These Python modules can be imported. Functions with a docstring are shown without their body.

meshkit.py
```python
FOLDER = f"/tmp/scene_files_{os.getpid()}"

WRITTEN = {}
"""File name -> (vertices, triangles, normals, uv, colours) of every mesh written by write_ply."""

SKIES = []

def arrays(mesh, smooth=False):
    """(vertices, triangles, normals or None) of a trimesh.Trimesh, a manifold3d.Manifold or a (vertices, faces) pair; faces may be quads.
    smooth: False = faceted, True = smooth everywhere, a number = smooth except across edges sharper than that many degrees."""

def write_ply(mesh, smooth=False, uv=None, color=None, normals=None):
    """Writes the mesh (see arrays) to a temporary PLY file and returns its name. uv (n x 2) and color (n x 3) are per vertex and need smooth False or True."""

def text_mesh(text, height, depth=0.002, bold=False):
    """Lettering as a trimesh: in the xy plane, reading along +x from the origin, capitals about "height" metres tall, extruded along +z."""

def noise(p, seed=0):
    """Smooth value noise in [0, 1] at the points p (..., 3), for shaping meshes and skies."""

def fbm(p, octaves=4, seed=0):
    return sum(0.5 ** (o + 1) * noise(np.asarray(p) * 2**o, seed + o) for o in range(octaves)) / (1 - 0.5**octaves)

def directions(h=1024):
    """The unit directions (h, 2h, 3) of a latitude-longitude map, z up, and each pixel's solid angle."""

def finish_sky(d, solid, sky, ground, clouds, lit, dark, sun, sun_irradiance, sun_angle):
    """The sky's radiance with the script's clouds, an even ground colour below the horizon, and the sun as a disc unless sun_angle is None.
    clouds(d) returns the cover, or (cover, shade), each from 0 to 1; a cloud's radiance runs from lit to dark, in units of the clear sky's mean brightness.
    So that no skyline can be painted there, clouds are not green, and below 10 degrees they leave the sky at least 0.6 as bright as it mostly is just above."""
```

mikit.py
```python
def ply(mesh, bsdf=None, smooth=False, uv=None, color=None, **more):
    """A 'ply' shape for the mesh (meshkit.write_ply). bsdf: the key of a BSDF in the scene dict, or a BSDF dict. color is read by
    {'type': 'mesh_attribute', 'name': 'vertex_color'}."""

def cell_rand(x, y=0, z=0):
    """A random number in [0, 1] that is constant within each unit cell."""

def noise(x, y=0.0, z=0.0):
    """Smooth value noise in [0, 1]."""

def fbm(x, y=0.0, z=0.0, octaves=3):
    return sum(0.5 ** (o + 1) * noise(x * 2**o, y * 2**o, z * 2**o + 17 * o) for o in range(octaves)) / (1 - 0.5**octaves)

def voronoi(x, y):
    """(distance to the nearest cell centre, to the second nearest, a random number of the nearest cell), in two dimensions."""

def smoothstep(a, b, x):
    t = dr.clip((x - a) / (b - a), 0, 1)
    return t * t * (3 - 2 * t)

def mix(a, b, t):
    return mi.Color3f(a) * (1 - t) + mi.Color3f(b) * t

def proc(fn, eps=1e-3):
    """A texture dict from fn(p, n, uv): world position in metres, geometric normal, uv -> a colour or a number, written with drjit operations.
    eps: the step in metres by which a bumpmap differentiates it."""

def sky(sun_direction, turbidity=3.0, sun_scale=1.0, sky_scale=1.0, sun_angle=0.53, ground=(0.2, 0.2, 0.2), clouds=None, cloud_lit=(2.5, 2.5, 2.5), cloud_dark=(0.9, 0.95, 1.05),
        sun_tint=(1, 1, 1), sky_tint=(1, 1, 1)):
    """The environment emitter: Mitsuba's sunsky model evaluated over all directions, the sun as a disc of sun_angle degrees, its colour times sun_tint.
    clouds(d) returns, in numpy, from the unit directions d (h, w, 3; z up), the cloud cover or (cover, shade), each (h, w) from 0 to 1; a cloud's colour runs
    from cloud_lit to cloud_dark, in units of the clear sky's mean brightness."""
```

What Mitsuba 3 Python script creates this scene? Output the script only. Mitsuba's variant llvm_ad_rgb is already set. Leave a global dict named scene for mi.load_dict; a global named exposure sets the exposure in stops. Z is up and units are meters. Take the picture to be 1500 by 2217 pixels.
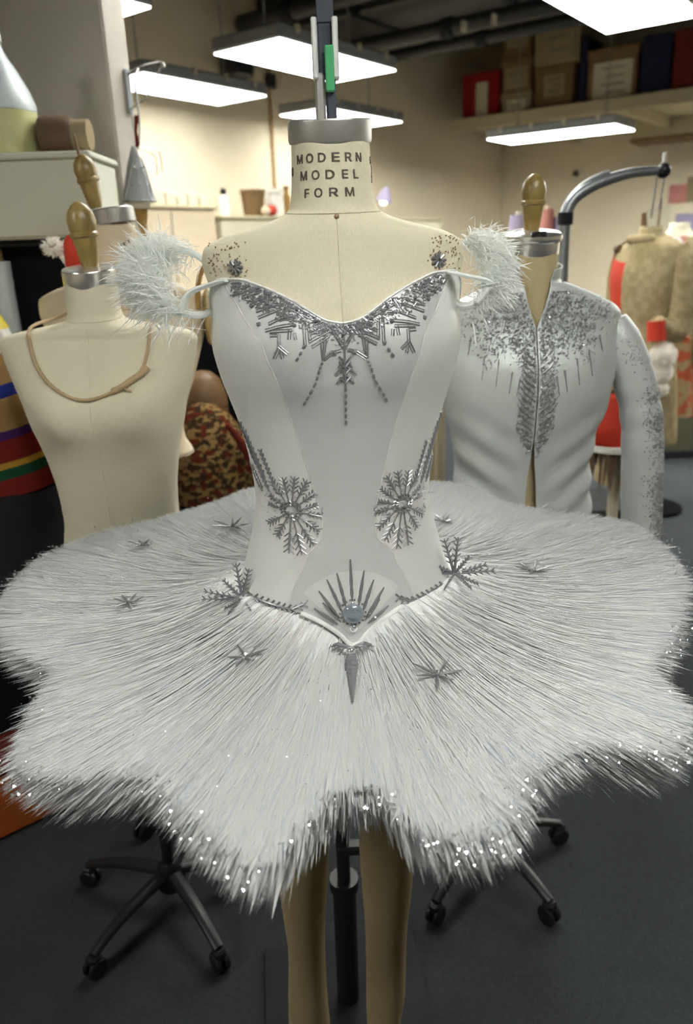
import math, random
import numpy as np, trimesh, mitsuba as mi, drjit as dr
import mikit, meshkit
from mikit import noise, fbm, smoothstep, mix, proc
from scipy.interpolate import PchipInterpolator

random.seed(3)
rng = np.random.default_rng(11)
scene, labels = {}, {}
PI = math.pi

# ---------------------------------------------------------------- camera, light, exposure
FOC, PITCH, ROLL, EYE = 1650.0, 0.33606, 0.033907, 1.58
exposure = 0.52
cp, sp, cr, sr = math.cos(PITCH), math.sin(PITCH), math.cos(ROLL), math.sin(ROLL)
_r, _f, _d = np.array([1.0, 0, 0]), np.array([0, cp, -sp]), np.array([0, -sp, -cp])
CAM = np.array([cr * _r + sr * _d, -sr * _r + cr * _d, _f])          # rows: right, down, forward
ORG = np.array([0, 0, EYE])
scene['camera'] = {'type': 'thinlens', 'fov': math.degrees(2 * math.atan(1108.5 / FOC)), 'fov_axis': 'y',
                   'aperture_radius': 0.0032, 'focus_distance': 0.98, 'near_clip': 0.02, 'far_clip': 100.0,
                   'to_world': mi.ScalarTransform4f().look_at(origin=ORG.tolist(), target=(ORG + CAM[2]).tolist(), up=(-CAM[1]).tolist())}
LAMP = [14.6, 14.7, 13.6]          # radiance of the fluorescent diffusers

YAW = 0.9195
AX = np.array([math.cos(YAW), math.sin(YAW), 0.0])                    # room axes a and b
BX = np.array([-math.sin(YAW), math.cos(YAW), 0.0])
ZX = np.array([0, 0, 1.0])


def ray(u, v):
    return CAM.T @ np.array([(u - 750) / FOC, (v - 1108.5) / FOC, 1.0])


def at(u, v, y):                    # the point at depth y (metres from the camera's foot)
    r = ray(u, v)
    return ORG + r * (y / r[1])


def at_z(u, v, z):
    r = ray(u, v)
    return ORG + r * ((z - EYE) / r[2])


def at_n(u, v, n, d):               # on the plane n . p = d
    r = ray(u, v)
    return ORG + r * ((d - ORG @ n) / (r @ n))


# ---------------------------------------------------------------- bookkeeping
def numbered(k, pool):
    if k not in pool:
        return k
    i = 1
    while f'{k}_{i:03d}' in pool:
        i += 1
    return f'{k}_{i:03d}'


THINGS, PARTS = set(), set()


def thing(name, label, cat, group=None, kind=None):
    k = numbered(name, THINGS)
    THINGS.add(k)
    labels[k] = {'label': label, 'category': cat}
    if group:
        labels[k]['group'] = group
    if kind:
        labels[k]['kind'] = kind
    return k


def part(name, mesh, mat, parent, smooth=35, label=None, kind=None, **more):
    k = numbered(f'{parent}__{name}', PARTS)
    PARTS.add(k)
    scene[k] = mikit.ply(mesh, mat, smooth=smooth, **more)
    if label or kind:
        labels[k] = {}
        if label:
            labels[k]['label'] = label
        if kind:
            labels[k]['kind'] = kind
    return k


def solo(name, mesh, mat, label, cat, group=None, smooth=35, kind=None, **more):
    k = thing(name, label, cat, group, kind)
    scene[k] = mikit.ply(mesh, mat, smooth=smooth, **more)
    return k


def struct(name, mesh, mat, label, smooth=False):
    THINGS.add(name)
    scene[name] = mikit.ply(mesh, mat, smooth=smooth)
    labels[name] = {'label': label, 'category': name.split('_')[0], 'kind': 'structure'}
    return name


# ---------------------------------------------------------------- mesh helpers
def cat(ms):
    return trimesh.util.concatenate([m for m in ms])


def M(v, f):
    return trimesh.Trimesh(np.asarray(v, float), np.asarray(f, int), process=False)


def loft(rings, caps=True, closed=True):
    rings = np.asarray(rings, float)
    n, k = rings.shape[:2]
    v = rings.reshape(-1, 3)
    i, j = np.meshgrid(np.arange(n - 1), np.arange(k if closed else k - 1), indexing='ij')
    j2 = (j + 1) % k
    a, b, c, d = i * k + j, i * k + j2, (i + 1) * k + j2, (i + 1) * k + j
    f = np.concatenate([np.stack([a, b, c], -1).reshape(-1, 3), np.stack([a, c, d], -1).reshape(-1, 3)])
    if caps and closed:
        v = np.vstack([v, rings[0].mean(0), rings[-1].mean(0)])
        q = np.arange(k)
        f = np.vstack([f, np.stack([(q + 1) % k, q, np.full(k, n * k)], -1),
                       np.stack([(n - 1) * k + q, (n - 1) * k + (q + 1) % k, np.full(k, n * k + 1)], -1)])
    return M(v, f)


def spline(pts, n):
    pts = np.asarray(pts, float)
    t = np.r_[0, np.cumsum(np.linalg.norm(np.diff(pts, axis=0), axis=1))]
    return PchipInterpolator(t, pts)(np.linspace(0, t[-1], n))


def tube(pts, r, sides=8, flat=1.0, up=None, caps=True, closed=False):
    p = np.asarray(pts, float)
    if closed:
        t = np.roll(p, -1, 0) - np.roll(p, 1, 0)
    else:
        t = np.gradient(p, axis=0)
    t /= np.linalg.norm(t, axis=1, keepdims=True) + 1e-12
    if up is None:
        up = np.array([0, 0, 1.0]) if abs(t[:, 2]).mean() < 0.8 else np.array([0, 1.0, 0])
    a = np.cross(t, up)
    a /= np.linalg.norm(a, axis=1, keepdims=True) + 1e-12
    b = np.cross(a, t)
    ang = np.arange(sides) * 2 * PI / sides
    rr = np.broadcast_to(r, (len(p),))[:, None, None]
    rings = p[:, None] + rr * (np.cos(ang)[None, :, None] * a[:, None] + flat * np.sin(ang)[None, :, None] * b[:, None])
    if closed:
        rings = np.concatenate([rings, rings[:1]])
        return loft(rings, caps=False)
    return loft(rings, caps=caps)


def lathe(prof, n=32, axis=(0, 0)):
    q = np.arange(n) * 2 * PI / n
    return loft([np.stack([axis[0] + r * np.cos(q), axis[1] + r * np.sin(q), np.full(n, z)], -1) for r, z in prof])


def bbox_(c, s, bev=0.004, rot=None):
    """chamfered box: centre c, full sizes s"""
    h = np.asarray(s, float) / 2
    b = min(bev, h.min() * 0.45)
    pts = []
    for sx in (-1, 1):
        for sy in (-1, 1):
            for sz in (-1, 1):
                for k in range(3):
                    q = h - b
                    q[k] = h[k]
                    pts.append(q * (sx, sy, sz))
    m = trimesh.convex.convex_hull(np.array(pts))
    v = np.array(m.vertices)
    if rot is not None:
        v = v @ np.asarray(rot).T
    return M(v + np.asarray(c, float), m.faces)


ROOM = np.stack([AX, BX, ZX], 1)


def room_box(a0, a1, b0, b1, z0, z1, bev=0.004):
    c = ROOM @ np.array([(a0 + a1) / 2, (b0 + b1) / 2, (z0 + z1) / 2])
    return bbox_(c, (a1 - a0, b1 - b0, z1 - z0), bev, ROOM)


def ab(p):
    return float(p @ AX), float(p @ BX)


def rotz(d):
    c, s = math.cos(d), math.sin(d)
    return np.array([[c, -s, 0], [s, c, 0], [0, 0, 1.0]])


def rotv(axis, ang):
    return trimesh.transformations.rotation_matrix(ang, axis)[:3, :3]


def mv(m, t=(0, 0, 0), r=None):
    v = np.array(m.vertices)
    if r is not None:
        v = v @ np.asarray(r).T
    return M(v + np.asarray(t, float), m.faces)


OCT_V = np.array([[1, 0, 0], [0, 1, 0], [-1, 0, 0], [0, -1, 0], [0, 0, 1], [0, 0, -1.0]])
OCT_F = np.array([[0, 1, 4], [1, 2, 4], [2, 3, 4], [3, 0, 4], [1, 0, 5], [2, 1, 5], [3, 2, 5], [0, 3, 5]])


def beads(pts, r, jitter=0.3):
    """small faceted beads (octahedra) at the points"""
    pts = np.asarray(pts, float)
    n = len(pts)
    rr = np.broadcast_to(r, (n,)) * (1 + jitter * (rng.random(n) - 0.5))
    q = rng.random((n, 1)) * 2 * PI
    c, s = np.cos(q), np.sin(q)
    x, y, z = OCT_V[:, 0], OCT_V[:, 1], OCT_V[:, 2]
    v = np.stack([c * x + s * z, np.broadcast_to(y, (n, 6)), -s * x + c * z], -1) * rr[:, None, None] + pts[:, None]
    f = OCT_F[None] + 6 * np.arange(n)[:, None, None]
    return M(v.reshape(-1, 3), f.reshape(-1, 3))


def ribbons(p0, dirs, side, length, width, bend=None, seg=3, tipw=0.08):
    """thin tapered strands: start points, directions, side vectors, lengths, widths (all arrays); bend: a vector added times s^2"""
    n = len(p0)
    s = np.linspace(0, 1, seg + 1)
    c = p0[:, None] + dirs[:, None] * (length[:, None, None] * s[None, :, None])
    if bend is not None:
        c = c + bend[:, None] * (s ** 2)[None, :, None]
    w = (width[:, None] * (0.55 + 0.45 * np.sin(np.clip(s * 2.2 + 0.4, 0, PI)))[None] * np.where(s == 1, tipw, 1)[None])[..., None] / 2
    v = np.stack([c - side[:, None] * w, c + side[:, None] * w], 2).reshape(-1, 3)
    k = np.arange(seg)
    base = np.arange(n)[:, None] * (2 * (seg + 1)) + 2 * k[None]
    f = np.concatenate([np.stack([base, base + 1, base + 3], -1).reshape(-1, 3), np.stack([base, base + 3, base + 2], -1).reshape(-1, 3)])
    return M(v, f)


# ---------------------------------------------------------------- materials
def two(b):
    return {'type': 'twosided', 'bsdf': b}


def plain(col, rough=0.6, metal=0.0, spec=0.4, **k):
    c = col if isinstance(col, dict) else {'type': 'rgb', 'value': list(col)}
    return two({'type': 'principled', 'base_color': c, 'roughness': rough, 'metallic': metal, 'specular': spec, **k})


def matte(col):
    return two({'type': 'diffuse', 'reflectance': col if isinstance(col, dict) else {'type': 'rgb', 'value': list(col)}})


def weave_fn(base, amp, sc):
    def fn(p, n, uv):
        t = fbm(p.x * sc, p.y * sc, p.z * sc, 3)
        w = noise(p.x * 900, p.y * 900, p.z * 240)
        return mi.Color3f(*base) * (1 + amp * (t - 0.5) + 0.10 * (w - 0.5))
    return fn


def wood_fn(a, b, sc=14.0):
    def fn(p, n, uv):
        g = fbm(p.x * sc * 4, p.y * sc * 4, p.z * sc, 3)
        return mix(a, b, smoothstep(0.3, 0.7, g))
    return fn


def wall_fn(p, n, uv):
    t = fbm(p.x * 1.6, p.y * 1.6, p.z * 1.6, 4)
    return mi.Color3f(0.72, 0.64, 0.495) * (0.93 + 0.14 * t)


def floor_fn(p, n, uv):
    t = fbm(p.x * 3, p.y * 3, 0.0, 4)
    s = noise(p.x * 220, p.y * 220, 0.0)
    return mi.Color3f(0.029, 0.032, 0.0355) * (0.7 + 0.5 * t + 0.25 * s)


def tulle_fn(p, n, uv):
    x, y = p.x, p.y - 1.0
    r = dr.sqrt(x * x + y * y)
    a = dr.atan2(x, -y)
    t = noise(a * 70, r * 5, 0.0) * 0.6 + noise(a * 230, r * 9, 4.0) * 0.4
    return mix((0.63, 0.655, 0.675), (0.73, 0.735, 0.715), smoothstep(0.2, 0.7, t))


def brocade_fn(p, n, uv):
    a = fbm(p.x * 90, p.y * 90, p.z * 90, 2)
    b = noise(p.x * 60 + 9, p.y * 60, p.z * 60)
    c = mix((0.035, 0.022, 0.012), (0.20, 0.125, 0.05), smoothstep(0.47, 0.56, a))
    return mix(c, (0.085, 0.018, 0.011), smoothstep(0.58, 0.68, b))


def tan_brocade_fn(p, n, uv):
    a = fbm(p.x * 40, p.y * 40, p.z * 30, 3)
    return mix((0.32, 0.255, 0.14), (0.41, 0.335, 0.20), smoothstep(0.35, 0.65, a))


def red_brocade_fn(p, n, uv):
    a = fbm(p.x * 26, p.y * 26, p.z * 20, 3)
    return mix((0.36, 0.27, 0.15), (0.42, 0.10, 0.05), smoothstep(0.46, 0.58, a))


def satin_bump(p, n, uv):
    return 0.5 * fbm(p.x * 18, p.y * 18, p.z * 11, 2)


scene['muslin'] = plain(proc(weave_fn((0.60, 0.56, 0.425), 0.16, 7)), 0.8, spec=0.25)
scene['muslin_pink'] = plain(proc(weave_fn((0.60, 0.50, 0.36), 0.12, 7)), 0.8, spec=0.25)
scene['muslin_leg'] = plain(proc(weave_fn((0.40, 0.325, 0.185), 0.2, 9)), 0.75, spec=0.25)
scene['linen_shaded'] = plain(proc(weave_fn((0.28, 0.228, 0.13), 0.2, 9)), 0.75, spec=0.2)  # the form's own linen, darkened for the shade under the tutu
scene['neck_linen'] = plain(proc(weave_fn((0.50, 0.44, 0.33), 0.15, 9)), 0.85, spec=0.2)
scene['satin'] = plain((0.66, 0.66, 0.645), 0.42, spec=0.5, sheen=0.4)
scene['satin_centre'] = plain((0.49, 0.49, 0.495), 0.42, spec=0.5, sheen=0.3)  # slightly grey satin, darkened further for the shade below the bust
scene['piping'] = plain((0.80, 0.80, 0.78), 0.4, spec=0.5)
scene['seam'] = plain((0.52, 0.515, 0.51), 0.7)
scene['seam_tan'] = plain((0.50, 0.455, 0.33), 0.8)
scene['tulle'] = matte(proc(tulle_fn))
scene['strand'] = {'type': 'principledthin', 'base_color': {'type': 'rgb', 'value': [0.69, 0.695, 0.69]}, 'roughness': 0.6, 'diff_trans': 0.7, 'spec_trans': 0.0}
scene['strand_blue'] = {'type': 'principledthin', 'base_color': {'type': 'rgb', 'value': [0.60, 0.63, 0.68]}, 'roughness': 0.6, 'diff_trans': 0.7, 'spec_trans': 0.0}
scene['feather'] = {'type': 'principledthin', 'base_color': {'type': 'rgb', 'value': [0.84, 0.86, 0.84]}, 'roughness': 0.7, 'diff_trans': 0.9, 'spec_trans': 0.0}
scene['bead_dark'] = plain((0.23, 0.235, 0.25), 0.32, 0.5)
scene['bead_brown'] = plain((0.30, 0.20, 0.13), 0.4, 0.4)
scene['bead_silver'] = plain((0.55, 0.56, 0.58), 0.22, 0.9)
scene['crystal'] = plain((0.93, 0.95, 0.97), 0.12, 0.85)
scene['gem'] = plain((0.22, 0.26, 0.30), 0.08, 0.3, 0.9, clearcoat=1.0)
scene['chrome'] = plain((0.80, 0.79, 0.77), 0.24, 0.9)
scene['brushed'] = plain((0.42, 0.41, 0.39), 0.42, 0.75)
scene['bright_steel'] = plain((0.66, 0.67, 0.66), 0.45, 0.4)
scene['steel'] = plain((0.33, 0.35, 0.37), 0.38, 0.8)
scene['black_metal'] = plain((0.012, 0.012, 0.014), 0.4)
scene['black_cloth'] = matte((0.010, 0.010, 0.012))
scene['charcoal'] = plain((0.018, 0.019, 0.022), 0.7, spec=0.15)
scene['green_tape'] = plain((0.05, 0.30, 0.12), 0.5)
scene['webbing'] = plain((0.035, 0.04, 0.055), 0.7)
scene['ink'] = matte((0.10, 0.085, 0.07))
scene['finial_wood'] = plain(proc(wood_fn((0.19, 0.13, 0.038), (0.31, 0.22, 0.08))), 0.35, spec=0.5)
scene['olive_paint'] = matte((0.105, 0.105, 0.07))
scene['fan_net'] = matte((0.56, 0.56, 0.55))
scene['cord_tan'] = plain((0.40, 0.29, 0.165), 0.7)
scene['wall_paint'] = matte(proc(wall_fn))
scene['pillar_paint'] = matte((0.60, 0.56, 0.51))
scene['carpet'] = plain(proc(floor_fn), 0.9, spec=0.08)
scene['ceiling_dark'] = matte((0.035, 0.030, 0.022))
scene['duct_black'] = plain((0.022, 0.023, 0.026), 0.5)
scene['fixture_grey'] = plain((0.24, 0.25, 0.25), 0.45, 0.4)
scene['silver_cloth'] = plain((0.46, 0.485, 0.475), 0.45, 0.12, 0.5, sheen=0.4)
scene['silver_yoke'] = plain((0.27, 0.29, 0.30), 0.45, 0.25, 0.5)
scene['cream_box'] = plain((0.52, 0.52, 0.44), 0.6)
scene['board_cream'] = matte((0.50, 0.44, 0.30))
scene['cardboard'] = matte((0.17, 0.11, 0.055))
scene['cardboard_pale'] = matte((0.28, 0.225, 0.14))
scene['paper'] = matte((0.62, 0.58, 0.46))
scene['red_box'] = matte((0.24, 0.018, 0.02))
scene['dark_red'] = matte((0.12, 0.024, 0.018))
scene['navy'] = matte((0.020, 0.022, 0.045))
scene['red_cloth'] = plain((0.50, 0.035, 0.015), 0.7, sheen=0.4)
scene['white_cloth'] = matte((0.74, 0.73, 0.68))
scene['white_fur'] = {'type': 'principledthin', 'base_color': {'type': 'rgb', 'value': [0.92, 0.90, 0.85]}, 'roughness': 0.8, 'diff_trans': 0.6, 'spec_trans': 0.0}
scene['tan_cloth'] = matte(proc(tan_brocade_fn))
scene['red_tan_cloth'] = matte(proc(red_brocade_fn))
scene['brocade'] = matte(proc(brocade_fn))
scene['jug_plastic'] = plain((0.52, 0.58, 0.60), 0.35, spec=0.5)
scene['yellow_liquid'] = plain((0.50, 0.50, 0.24), 0.4, spec=0.5)
scene['brown_leather'] = plain((0.10, 0.06, 0.035), 0.7)
scene['brown_wood'] = plain((0.16, 0.09, 0.04), 0.5)
scene['orange_wood'] = plain((0.42, 0.10, 0.018), 0.5)
scene['pattern_brown'] = matte((0.33, 0.20, 0.07))
scene['wire'] = plain((0.34, 0.33, 0.31), 0.4, 0.7)
scene['grey_net'] = plain((0.36, 0.38, 0.40), 0.6, 0.2)
scene['stripe_tan'] = matte((0.32, 0.20, 0.085))
scene['stripe_blue'] = matte((0.025, 0.035, 0.20))
scene['stripe_purple'] = matte((0.06, 0.022, 0.11))
scene['stripe_red'] = matte((0.17, 0.02, 0.016))
scene['stripe_gold'] = matte((0.42, 0.24, 0.04))
scene['stripe_green'] = matte((0.015, 0.065, 0.035))
scene['yellow_satin'] = plain((0.60, 0.48, 0.04), 0.4)
scene['pink_print'] = matte((0.50, 0.22, 0.20))
scene['lilac'] = matte((0.34, 0.30, 0.44))
scene['lamp_glow'] = matte((0.8, 0.8, 0.8))

# ---------------------------------------------------------------- room shell
A1, B1, A0, B0, ZC = 10.9, 5.3, -4.0, -6.5, 4.3
struct('floor', room_box(A0 - .1, A1 + .1, B0 - .1, B1 + .1, -0.1, 0.0), 'carpet', 'dark grey floor of the costume workroom')
struct('ceiling', room_box(A0 - .1, A1 + .1, B0 - .1, B1 + .1, ZC, ZC + 0.1), 'ceiling_dark', 'dark open ceiling above the hanging lights')
struct('wall_left', room_box(A0, A1 + .1, B1, B1 + 0.1, 0, ZC), 'wall_paint', 'cream wall running back to the far corner')
struct('wall_right', room_box(A1, A1 + 0.1, B0, B1, 0, ZC), 'wall_paint', 'cream wall under the storage shelf')
struct('wall_back', room_box(A0 - 0.1, A0, B0, B1, 0, ZC), 'wall_paint', 'wall behind the camera')
struct('wall_front', room_box(A0, A1, B0 - 0.1, B0, 0, ZC), 'wall_paint', 'wall on the near right side of the room')
# pillar: its near corner, then its two faces
pc = at(240, 210, 2.35)
pa, pb = ab(pc)
t = min((abs((lambda q: (CAM @ (q - ORG))[0] / (CAM @ (q - ORG))[2] * FOC + 750)(pc + AX * s) - 291), s) for s in np.linspace(0.05, 1.5, 300))[1]
struct('wall_pillar', room_box(pa, pa + t, pb, pb + 0.75, 0, ZC, 0.006), 'pillar_paint', 'pale grey pillar on the left with one lit narrow face')


# ---------------------------------------------------------------- ceiling lights
def fixture(a, b, z, along_a, label, zrod=ZC, power=1.0):
    la, lb = (1.22, 0.55) if along_a else (0.55, 1.22)
    k = thing('ceiling_light', label, 'ceiling light', 'hanging fluorescent lights')
    part('housing', room_box(a - la / 2, a + la / 2, b - lb / 2, b + lb / 2, z + 0.004, z + 0.085, 0.012), 'fixture_grey', k, smooth=False)
    part('diffuser', room_box(a - la / 2 + .012, a + la / 2 - .012, b - lb / 2 + .012, b + lb / 2 - .012, z - 0.004, z + 0.006, 0.002), 'lamp_glow', k, smooth=False,
         label='glowing white diffuser', emitter={'type': 'area', 'radiance': {'type': 'rgb', 'value': [x * power for x in LAMP]}})
    for s in (-1, 1):
        o = np.array([a + (s * 0.42 if along_a else 0), b + (0 if along_a else s * 0.42), 0])
        q = ROOM @ o
        part('hanger_rod', tube([q + ZX * (z + .08), q + ZX * zrod], 0.005, 6), 'fixture_grey', k)
    for s in (-0.75, -0.25, 0.25, 0.75):
        for e in (-1, 1):
            oa, ob = (s * la / 2, e * (lb / 2 + 0.004)) if along_a else (e * (la / 2 + 0.004), s * lb / 2)
            q = ROOM @ np.array([a + oa, b + ob, z + 0.07])
            part('clip', bbox_(q, (0.03, 0.03, 0.045), 0.006, ROOM), 'paper', k, smooth=False)
    return k


ZL = EYE + 1.12
fixture(4.37, 3.50, ZL, True, 'long fluorescent light directly behind the hook, nearest the middle')
fixture(4.40, 4.72, ZL, True, 'fluorescent light beside the pillar, behind the wire hanger', power=.45)
fixture(6.38, 4.74, ZL, True, 'far fluorescent light just behind the neck of the central dress form', 3.315, .5)
fixture(7.43, 3.05, EYE + 0.90, False, 'fluorescent light hanging under the storage shelf on the right', power=2.3)
fixture(4.43, 1.55, ZL, True, 'large bright fluorescent light cut off by the top right of the photo')
fixture(2.30, 3.56, ZL, True, 'fluorescent light of which only a corner shows beside the pillar')
for a_, b_, s_, z_, l_ in ((2.3, 1.55, 'ahead of the tutu', ZL, True), (0.3, -0.4, 'above the camera', ZL, True), (-1.7, 1.55, 'behind the camera', ZL, True), (4.43, -0.6, 'far right', ZL, True), (7.43, 1.2, 'right of the shelf lamp', EYE + 0.90, False), (7.43, -0.7, 'at the right end of the shelf', EYE + 0.90, False), (9.3, 0.9, 'close to the end wall', EYE + 0.90, False), (9.3, -0.9, 'by the end wall far right', EYE + 0.90, False), (5.9, -0.1, 'in the right half of the room', ZL, True)):
    fixture(a_, b_, z_, l_,  f'added fluorescent fill light {s_}, outside the picture', 3.26 if a_ == 5.9 else ZC, 2.3 if a_ > 7 else 1.0)  # extra lamps added out of view to brighten forms and walls


# ---------------------------------------------------------------- dress form bodies
class Torso:
    """A body as sections (z, half width, front depth, back depth), with bumps on the front; local axes x right, y to the back."""

    def __init__(self, sec, bumps=(), expo=2.25, fold=None, rz=0.0):
        self.rz = rz
        s = np.array(sorted(sec), float)
        self.z0, self.z1 = s[0, 0], s[-1, 0]
        self.w, self.f, self.k = (PchipInterpolator(s[:, 0], s[:, i]) for i in (1, 2, 3))
        self.bumps, self.e, self.fold = bumps, expo, fold

    def pt(self, th, z, off=0.0):
        th, z = np.broadcast_arrays(np.asarray(th, float), np.asarray(z, float))
        zz = np.clip(z, self.z0, self.z1)
        s, c = np.sin(th), np.cos(th)
        e = 2 / self.e
        x = (self.w(zz) + off) * np.sign(s) * np.abs(s) ** e
        y = -np.where(c > 0, self.f(zz) + off, self.k(zz) + off) * np.sign(c) * np.abs(c) ** e
        for cx, cz, amp, sx, sz in self.bumps:
            y = y - np.where(c > 0, amp * np.exp(-((x - cx) / sx) ** 2 - ((z - cz) / sz) ** 2) * np.clip(c * 3, 0, 1), 0)
        if self.fold is not None:
            d = self.fold(x, z, c)
            x, y = x + d * s, y - d * c
        if self.rz:
            cz, sz = math.cos(self.rz), math.sin(self.rz)
            x, y = cz * x - sz * y, sz * x + cz * y
        return np.stack([x, y, z], -1)

    def th_of_x(self, x, z):
        q = np.clip(np.abs(x) / self.w(z), 0, 1) ** (self.e / 2)
        return np.sign(x) * np.arcsin(q)

    def front(self, x, z, off=0.0):
        """points of the front surface above local (x, z)"""
        x, z = np.broadcast_arrays(np.asarray(x, float), np.asarray(z, float))
        p = self.pt(self.th_of_x(x, z), z)
        n = self.normal(self.th_of_x(x, z), z)
        return p + n * off

    def normal(self, th, z):
        e = 1e-3
        du = self.pt(th + e, z) - self.pt(th - e, z)
        dv = self.pt(th, z + e) - self.pt(th, z - e)
        n = np.cross(du, dv)
        n /= np.linalg.norm(n, axis=-1, keepdims=True) + 1e-12
        return n

    def mesh(self, zs, n=96, off=0.0):
        th = np.arange(n) * 2 * PI / n
        return loft([self.pt(th, z, off) for z in zs])

    def sheet(self, th0, th1, zb, zt, nu, nv, off):
        """an open sheet; th0, th1: functions of v in [0, 1] (bottom to top); zb, zt: functions of theta"""
        v = np.linspace(0, 1, nv)[:, None]
        u = np.linspace(0, 1, nu)[None]
        th = th0(v) + (th1(v) - th0(v)) * u
        z = zb(th) + (zt(th) - zb(th)) * v
        p = self.pt(th, z)
        p = p + self.normal(th, z) * off
        return loft(p, caps=False, closed=False)


def shell(m, t):
    """gives an open sheet thickness t along its normals (inwards)"""
    v, f = np.array(m.vertices), np.array(m.faces)
    n = np.zeros_like(v)
    fn = np.cross(v[f[:, 1]] - v[f[:, 0]], v[f[:, 2]] - v[f[:, 0]])
    for k in range(3):
        np.add.at(n, f[:, k], fn)
    n /= np.linalg.norm(n, axis=1, keepdims=True) + 1e-15
    e = np.sort(np.vstack([f[:, [0, 1]], f[:, [1, 2]], f[:, [2, 0]]]), axis=1)
    d = np.vstack([f[:, [0, 1]], f[:, [1, 2]], f[:, [2, 0]]])
    _, inv, cnt = np.unique(e, axis=0, return_inverse=True, return_counts=True)
    rim = d[cnt[inv.ravel()] == 1]
    k = len(v)
    side = np.vstack([np.stack([rim[:, 1], rim[:, 0], rim[:, 0] + k], -1), np.stack([rim[:, 1], rim[:, 0] + k, rim[:, 1] + k], -1)])
    return M(np.vstack([v, v - n * t]), np.vstack([f, f[:, ::-1] + k, side]))


C0 = np.array([-0.0045, 1.0, 0.0])                                        # foot of the central form's axis
body = Torso([(1.70, .0465, .048, .048), (1.66, .048, .050, .050), (1.637, .050, .052, .052), (1.622, .0545, .054, .055), (1.612, .072, .058, .062), (1.603, .103, .062, .066),
              (1.593, .140, .065, .068), (1.580, .160, .068, .070), (1.565, .163, .072, .075), (1.54, .157, .079, .08), (1.51, .153, .090, .085), (1.47, .156, .098, .088),
              (1.43, .149, .099, .088), (1.40, .140, .094, .086), (1.37, .131, .089, .082), (1.31, .119, .083, .075), (1.265, .1155, .081, .072), (1.236, .119, .083, .075),
              (1.165, .137, .093, .088), (1.13, .148, .100, .10), (1.08, .157, .102, .106), (1.03, .155, .095, .10), (0.98, .140, .08, .085)],
             bumps=[(-.072, 1.462, .016, .050, .050), (.072, 1.462, .016, .050, .050)], rz=.08)



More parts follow.
